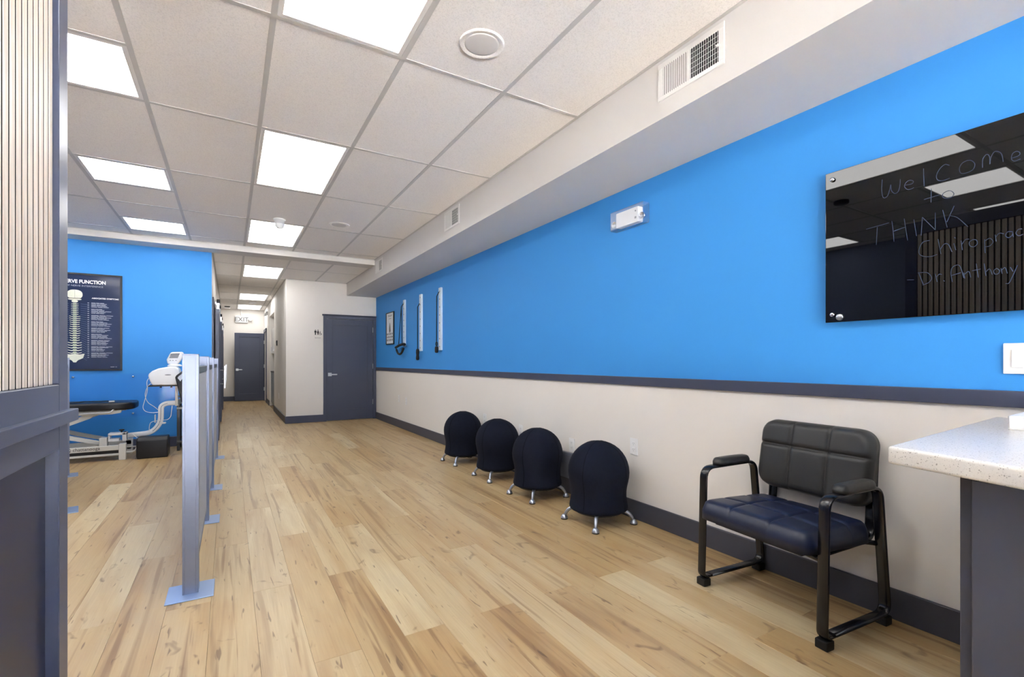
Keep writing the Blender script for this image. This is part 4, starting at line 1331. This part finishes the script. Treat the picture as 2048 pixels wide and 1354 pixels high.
sk.box(PC - 0.062, PC + 0.062, iy0 - 0.0003, iy0, 1.925, 1.931).box(PC - 0.0008, PC + 0.0008, iy0 - 0.0003, iy0, 1.93, 2.03)
sk.build('skull_shade_print', mat('brown print shade', (94, 86, 72), 0.5), po, loc=POL)
sp = B(); spg = B()
z = 1.866
nv = 24
for i in range(nv):
    f = i / (nv - 1)
    h = 0.012 + 0.012 * f
    if i < 7:
        w = 0.034 + 0.002 * (i % 2)
    elif i < 19:
        w = 0.050 + 0.004 * math.sin(i)
    else:
        w = 0.066
    c = z - h / 2
    sp.prism([(PC - w, c + h * 0.30), (PC - w * 0.5, c - h * 0.05), (PC, c + h * 0.25), (PC + w * 0.5, c - h * 0.05), (PC + w, c + h * 0.30), (PC + w * 0.96, c - h * 0.02), (PC + w * 0.45, c - h * 0.42), (PC, c - h * 0.2), (PC - w * 0.45, c - h * 0.42), (PC - w * 0.96, c - h * 0.02)], 'Y', iy0, iy1)
    spg.prism([(PC - 0.018, c + h * 0.5), (PC + 0.018, c + h * 0.5), (PC + 0.014, c - h * 0.42), (PC, c - h * 0.5), (PC - 0.014, c - h * 0.42)], 'Y', iy0 - 0.0002, iy0)
    z -= h + 0.0085
sp.prism([(PC - 0.092, z + 0.010), (PC - 0.045, z + 0.0), (PC, z + 0.008), (PC + 0.045, z + 0.0), (PC + 0.092, z + 0.010), (PC + 0.078, z - 0.045), (PC + 0.030, z - 0.072), (PC + 0.012, z - 0.098), (PC - 0.012, z - 0.098), (PC - 0.030, z - 0.072), (PC - 0.078, z - 0.045)], 'Y', iy0, iy1)
sp.build('spine_print', bone, po, loc=POL)
spg.build('vertebra_print', bone_green, po, loc=POL)
ln = B(); dg_ = B()
z = 1.872
rr = random.Random(3)
for i in range(27):
    ln.box(-1.522, -1.506, iy0, iy1, z, z + 0.0075)
    two = i % 3 != 2
    w1_ = 0.10 + 0.12 * rr.random()
    x_ = -1.486
    for w_ in [w1_ * 0.36, w1_ * 0.30, w1_ * 0.34]:
        ln.box(x_, x_ + w_ * 0.90, iy0, iy1, z + 0.0035, z + 0.0100); x_ += w_
    if two:
        x_ = -1.486
        for w_ in (0.05, 0.035, 0.045 + 0.05 * rr.random()):
            ln.box(x_, x_ + w_ * 0.9, iy0, iy1, z - 0.0075, z - 0.0015); x_ += w_
    z -= 0.0262
for side in (-1, 1):
    for i in range(26):
        za = 1.860 - 0.0262 * i; zb = za - 0.006 - 0.0025 * i * (0.5 if i < 13 else 0.7)
        a = (PC + side * 0.055, za); c = (PC + side * 0.115, zb)
        dg_.prism([(a[0], a[1] + 0.0012), (c[0], c[1] + 0.0012), (c[0], c[1] - 0.0012), (a[0], a[1] - 0.0012)], 'Y', iy0, iy1)
for i in range(27):
    zz = 1.872 - 0.0262 * i
    w_ = 0.10 + 0.12 * rr.random()
    ln.box(-1.79 - w_, -1.79, iy0, iy1, zz, zz + 0.0070)
ln.box(-1.30, -1.26, iy0, iy1, 1.070, 1.076).box(-1.25, -1.235, iy0, iy1, 1.070, 1.076)
ln.build('list_print', print_grey, po, loc=POL, kind='stuff')
dg_.build('leader_line_print', print_blue, po, loc=POL)

# ---- clear wall guard with standoffs
wg = thing('wall_guard', (-1.05, YB, 0.43), 'clear acrylic sheet on standoffs protecting the blue wall under the spine chart', 'wall guard')
WL = wg.location
B().box(-2.2, -0.36, YB - 0.030, YB - 0.024, 0.43, 0.985, bev=0.001, seg=1).build('acrylic_sheet', acrylic, wg, loc=WL)
for x, z in ((-1.655, 0.948), (-1.072, 0.948), (-0.42, 0.948), (-1.655, 0.47), (-1.072, 0.47), (-0.42, 0.47)):
    B().lathe([(0.0, -0.036), (0.009, -0.035), (0.011, -0.031), (0.011, 0.0), (0.0, 0.0)], (x, YB, z), n=18, axis='Y').build('standoff', steel, wg, loc=WL)

# ---- traction table
TY0, TY1 = 7.13, 7.62
tb = thing('traction_table', (-1.6, 7.4, 0), 'white framed traction table with black cushion top along the blue wall', 'treatment table')
TL = tb.location
cu = B().prism(ell(-1.66, 7.385, 0.70, 0.275, n=60, p=5.0), 'Z', 0.578, 0.665, bev=0.028, seg=4)
cu.build('table_cushion', black_pad, tb, loc=TL, smooth=50)
ub = B()
ub.prism([(-2.30, 0.577), (-1.075, 0.577), (-1.085, 0.545), (-1.16, 0.532), (-2.30, 0.515)], 'Y', TY0 + 0.02, TY0 + 0.07, bev=0.004)
ub.prism([(-2.30, 0.577), (-1.075, 0.577), (-1.085, 0.545), (-1.16, 0.532), (-2.30, 0.515)], 'Y', TY1 - 0.07, TY1 - 0.02, bev=0.004)
ub.box(-2.2, -2.1, TY0 + 0.05, TY1 - 0.05, 0.53, 0.57).box(-1.25, -1.18, TY0 + 0.05, TY1 - 0.05, 0.54, 0.57)
ub.build('table_frame', machine_cream, tb, loc=TL)
B().tube(fillet([(-1.62, TY0 - 0.006, 0.548), (-1.17, TY0 - 0.006, 0.556), (-1.155, TY0 - 0.006, 0.578), (-1.13, TY0 + 0.02, 0.60)], 0.02, 4), 0.008, n=8).build('side_handle', machine_white, tb, loc=TL)
for yy in (TY0 + 0.05, TY1 - 0.09):
    B().prism([(-1.30, 0.535), (-1.36, 0.49), (-1.62, 0.385), (-2.12, 0.17), (-2.12, 0.225), (-1.62, 0.44), (-1.40, 0.535)], 'Y', yy, yy + 0.04, bev=0.004).build('scissor_arm', machine_cream, tb, loc=TL)
    B().prism([(-1.24, 0.165), (-1.24, 0.205), (-1.54, 0.300), (-2.10, 0.50), (-2.10, 0.455), (-1.54, 0.250)], 'Y', yy + 0.045, yy + 0.08, bev=0.004).build('scissor_arm', machine_cream, tb, loc=TL)
bb = B()
for y0_ in (TY0 + 0.0, TY1 - 0.06):
    bb.box(-2.25, -1.04, y0_, y0_ + 0.06, 0.117, 0.172, bev=0.004, seg=1)
    bb.box(-2.25, -1.04, y0_, y0_ + 0.06, 0.056, 0.081, bev=0.004, seg=1)
bb.box(-2.25, -2.17, TY0, TY1, 0.06, 0.165, bev=0.004, seg=1)
bb.build('base_rails', machine_cream, tb, loc=TL)
for y0_ in (TY0 + 0.008, TY1 - 0.052):
    B().box(-2.24, -1.10, y0_, y0_ + 0.04, 0.081, 0.117).build('rail_slot', black_plastic, tb, loc=TL)
text_mesh('brand_lettering', 'chattanooga', 0.052, ink_black, tb, Matrix.Translation(-TL) @ facing_minus_y(-1.498, TY0 - 0.0012, 0.134), space=1.02, xscale=0.9)
B().cyl((-1.532, TY0 - 0.0016, 0.146), (-1.532, TY0 + 0.001, 0.146), 0.021, n=24).build('brand_roundel', ink_black, tb, loc=TL)
B().prism([(-1.538, 0.146), (-1.524, 0.160), (-1.514, 0.150), (-1.512, 0.138), (-1.524, 0.146)], 'Y', TY0 - 0.0022, TY0 - 0.0014).build('brand_mark', print_white, tb, loc=TL)
for y0_ in (TY0 - 0.01, TY1 - 0.06):
    B().box(-1.098, -1.033, y0_, y0_ + 0.07, 0.0, 0.188, bev=0.004, seg=1).build('leg', machine_cream, tb, loc=TL)
for y0_ in (TY0 + 0.0, TY1 - 0.06):
    B().box(-2.23, -2.16, y0_, y0_ + 0.06, 0.0, 0.06, bev=0.004, seg=1).build('leg', machine_cream, tb, loc=TL)
B().box(-1.275, -1.208, TY0 + 0.01, TY0 + 0.12, 0.165, 0.266, bev=0.004, seg=1).build('column_block', machine_cream, tb, loc=TL)
cl = B()
cl.box(-1.20, -1.035, TY0 + 0.03, TY0 + 0.15, 0.285, 0.312, bev=0.005, seg=1).box(-1.20, -1.10, TY0 + 0.03, TY0 + 0.15, 0.215, 0.245, bev=0.004, seg=1)
cl.box(-1.072, -1.035, TY0 + 0.03, TY0 + 0.15, 0.215, 0.312, bev=0.004, seg=1).box(-1.20, -1.185, TY0 + 0.04, TY0 + 0.14, 0.22, 0.30)
clamp = cl.build('slide_clamp', machine_white, tb, loc=TL)
kb = B().cyl((-1.085, TY0 + 0.09, 0.312), (-1.085, TY0 + 0.09, 0.330), 0.010, n=12).lathe([(0.0, 0.330), (0.024, 0.330), (0.026, 0.338), (0.024, 0.346), (0.0, 0.346)], (-1.085, TY0 + 0.09, 0), n=20)
kb.build('clamp_knob', black_plastic, clamp, loc=TL)
B().tube(fillet([(-1.04, TY0 + 0.02, 0.085), (-0.955, TY0 + 0.02, 0.085), (-0.935, TY0 + 0.02, 0.13), (-0.945, TY0 + 0.12, 0.13), (-1.04, TY0 + 0.12, 0.13)], 0.03, 4), 0.009, n=8).build('foot_bar', machine_cream, tb, loc=TL)

# ---- traction unit: S-shaped arm, platform, motor head and display
AY = TY0 + 0.10
tu = thing('traction_unit', (-0.70, AY, 0.26), 'white traction motor unit with small display on a curved arm by the blue wall', 'medical device')
UL = tu.location
arm_path = fillet([(-1.03, AY, 0.268), (-0.80, AY, 0.283), (-0.715, AY, 0.40), (-0.712, AY, 0.60), (-0.66, AY, 0.632), (-0.545, AY, 0.634)], 0.095, 8)
rsec = []
for i in range(20):
    an = 2 * math.pi * i / 20
    c, s_ = math.cos(an), math.sin(an)
    rsec.append((0.029 * math.copysign(abs(c) ** 0.6, c), 0.024 * math.copysign(abs(s_) ** 0.6, s_)))
arm = B().sweep(arm_path, rsec, up=(0, 1, 0)).build('curved_arm', machine_white, tu, loc=UL)
B().sweep([p + Vector((0, -0.0245, 0)) for p in arm_path[6:-3]], [(-0.003, -0.0008), (0.003, -0.0008), (0.003, 0.0008), (-0.003, 0.0008)], up=(0, 1, 0)).build('arm_groove', ink_grey, arm, loc=UL)
B().box(-0.775, -0.765, AY - 0.02, AY + 0.02, 0.40, 0.50, bev=0.003, seg=1).box(-0.73, -0.665, AY - 0.028, AY + 0.028, 0.385, 0.402, bev=0.004, seg=1).build('arm_collar', machine_white, arm, loc=UL)
B().box(-0.572, -0.545, AY - 0.03, AY + 0.03, 0.597, 0.845, bev=0.005).build('upright', machine_cream, tu, loc=UL)
B().box(-0.825, -0.515, AY - 0.13, AY + 0.15, 0.843, 0.856, bev=0.003, seg=1).build('platform', black_plastic, tu, loc=UL)
for x in (-0.71, -0.605):
    B().lathe([(0.0, 0.0), (0.011, 0.0), (0.013, 0.008), (0.006, 0.012), (0.006, 0.018), (0.0, 0.018)], (x, AY - 0.06, 0.825), n=14).build('thumb_screw', black_plastic, tu, loc=UL)
body = B().prism([(-0.785, 0.857), (-0.805, 0.905), (-0.825, 0.975), (-0.815, 0.998), (-0.785, 1.030), (-0.725, 1.060), (-0.62, 1.082), (-0.56, 1.080), (-0.53, 1.06), (-0.52, 1.02), (-0.52, 0.90), (-0.53, 0.857)], 'Y', AY - 0.14, AY + 0.14, bev=0.022, seg=4)
motor = body.build('motor_housing', machine_white, tu, loc=UL, smooth=60)
B().prism(ell(-0.632, 0.982, 0.032, 0.006), 'Y', AY - 0.1410, AY - 0.1395).build('housing_mark', ink_grey, motor, loc=UL)
B().box(-0.785, -0.745, AY - 0.05, AY + 0.05, 1.026, 1.034, bev=0.002, seg=1, rot=Matrix.Rotation(-0.45, 3, 'Y')).build('housing_vent', ink_grey, motor, loc=UL)
# display head, tilted back a little
hd = B().prism([(-0.645, 1.115), (-0.655, 1.165), (-0.618, 1.245), (-0.60, 1.258), (-0.50, 1.262), (-0.484, 1.245), (-0.492, 1.195), (-0.530, 1.120), (-0.56, 1.102), (-0.60, 1.100)], 'Y', AY - 0.055, AY + 0.02, bev=0.014, seg=3)
head = hd.build('display_head', machine_white, tu, loc=UL, smooth=60)
B().prism([(-0.627, 1.183), (-0.612, 1.239), (-0.521, 1.242), (-0.542, 1.184)], 'Y', AY - 0.0565, AY - 0.0545).build('display_screen', screen_grey, head, loc=UL)
kb = B()
for x in (-0.617, -0.590, -0.560):
    kb.cyl((x, AY - 0.055, 1.155), (x, AY - 0.058, 1.155), 0.006, n=10)
kb.build('display_buttons', ink_grey, head, loc=UL)
B().lathe([(0.0, 1.082), (0.075, 1.082), (0.072, 1.098), (0.05, 1.110), (0.0, 1.112)], (-0.575, AY - 0.02, 0), n=28).build('display_base', machine_white, tu, loc=UL)
for pts in ([(-0.795, AY - 0.10, 0.89), (-0.83, AY - 0.12, 0.84), (-0.855, AY - 0.10, 0.75), (-0.83, AY - 0.10, 0.66), (-0.775, AY - 0.05, 0.60), (-0.735, AY - 0.03, 0.555)],
            [(-0.815, AY - 0.08, 0.955), (-0.838, AY - 0.10, 0.90), (-0.832, AY - 0.12, 0.80), (-0.858, AY - 0.11, 0.68), (-0.875, AY - 0.10, 0.60), (-0.85, AY - 0.09, 0.55), (-0.79, AY - 0.05, 0.528), (-0.735, AY - 0.03, 0.53)],
            [(-0.60, AY - 0.03, 0.60), (-0.605, AY - 0.05, 0.54), (-0.615, AY - 0.05, 0.47), (-0.65, AY - 0.04, 0.435), (-0.72, AY - 0.03, 0.43), (-0.80, AY - 0.03, 0.415), (-0.822, AY - 0.03, 0.37), (-0.825, AY - 0.02, 0.31)],
            [(-1.005, AY - 0.04, 0.29), (-0.97, AY - 0.08, 0.285), (-0.935, AY - 0.10, 0.25), (-0.915, AY - 0.09, 0.235)]):
    B().tube(spline(pts, 6), 0.0035, n=8).build('cable', machine_white, tu, loc=UL)

# remote lead on the table, bolster, spare pads, cart
hc = thing('hand_switch', (-1.2, 7.3, 0.665), 'small hand switch with dark lead lying on the black table cushion', 'hand switch')
B().tube(spline([(-1.60, 7.25, 0.671), (-1.48, 7.22, 0.675), (-1.42, 7.25, 0.684), (-1.35, 7.28, 0.678), (-1.28, 7.27, 0.676), (-1.22, 7.26, 0.680), (-1.19, 7.25, 0.675)], 6), 0.0045, n=8).build('lead', black_rubber, hc, loc=hc.location)
B().box(-1.205, -1.155, 7.235, 7.265, 0.667, 0.682, bev=0.004).build('switch_body', machine_cream, hc, loc=hc.location)

bo = thing('floor_bolster', (-0.78, 7.20, 0), 'black padded bolster block standing on the floor before the blue wall', 'bolster')
B().prism([(7.07, 0.0), (7.07, 0.215), (7.105, 0.25), (7.25, 0.25), (7.30, 0.21), (7.34, 0.0)], 'X', -0.928, -0.632, bev=0.014, seg=3).build('pad', black_pad, bo, loc=bo.location, smooth=50)
B().box(-0.934, -0.926, 7.09, 7.31, 0.02, 0.22, bev=0.003, seg=1).build('end_panel', black_plastic, bo, loc=bo.location)

cart = thing('equipment_cart', (-0.45, 7.62, 0), 'black framed equipment cart with grey shelf beside the traction unit', 'cart')
KL = cart.location
for x, y in ((-0.56, 7.50), (-0.56, 7.78), (-0.30, 7.50), (-0.30, 7.78)):
    B().box(x - 0.016, x + 0.016, y - 0.016, y + 0.016, 0.0, 0.60, bev=0.003, seg=1).build('leg', black_metal, cart, loc=KL)
B().box(-0.58, -0.28, 7.48, 7.80, 0.530, 0.555, bev=0.003, seg=1).build('shelf', mat('grey glass shelf', (130, 138, 142), 0.25), cart, loc=KL)
B().box(-0.57, -0.29, 7.49, 7.79, 0.60, 0.66, bev=0.006, seg=1).build('top_tray', mat('grey cart tray', (98, 110, 116), 0.4), cart, loc=KL)
B().box(-0.58, -0.28, 7.48, 7.80, 0.10, 0.125, bev=0.003, seg=1).build('lower_shelf', black_metal, cart, loc=KL)
for k, dx in enumerate((0.0, 0.055)):
    y_ = AY - 0.215 + 0.035 * k
    pad = B().prism([(-0.557 + dx, 0.952), (-0.545 + dx, 0.976), (-0.47 + dx, 1.043), (-0.40 + dx, 1.050), (-0.40 + dx, 0.650), (-0.495 + dx, 0.650), (-0.53 + dx, 0.82)], 'Y', y_, y_ + 0.032, bev=0.010, seg=3).build('harness_pad', black_pad, tu, loc=UL, smooth=50)
    B().prism([(-0.532 + dx, 0.945), (-0.522 + dx, 0.965), (-0.47 + dx, 1.010), (-0.475 + dx, 0.955), (-0.505 + dx, 0.905)], 'Y', y_ - 0.002, y_ + 0.002).build('pad_lining', mat('pale grey pad lining', (184, 192, 204), 0.6), pad, loc=UL)
B().box(-0.47, -0.45, AY - 0.20, AY + 0.0, 0.70, 0.72, bev=0.002, seg=1).box(-0.56, -0.45, AY - 0.02, AY + 0.0, 0.70, 0.72, bev=0.002, seg=1).build('pad_bracket', black_metal, tu, loc=UL)
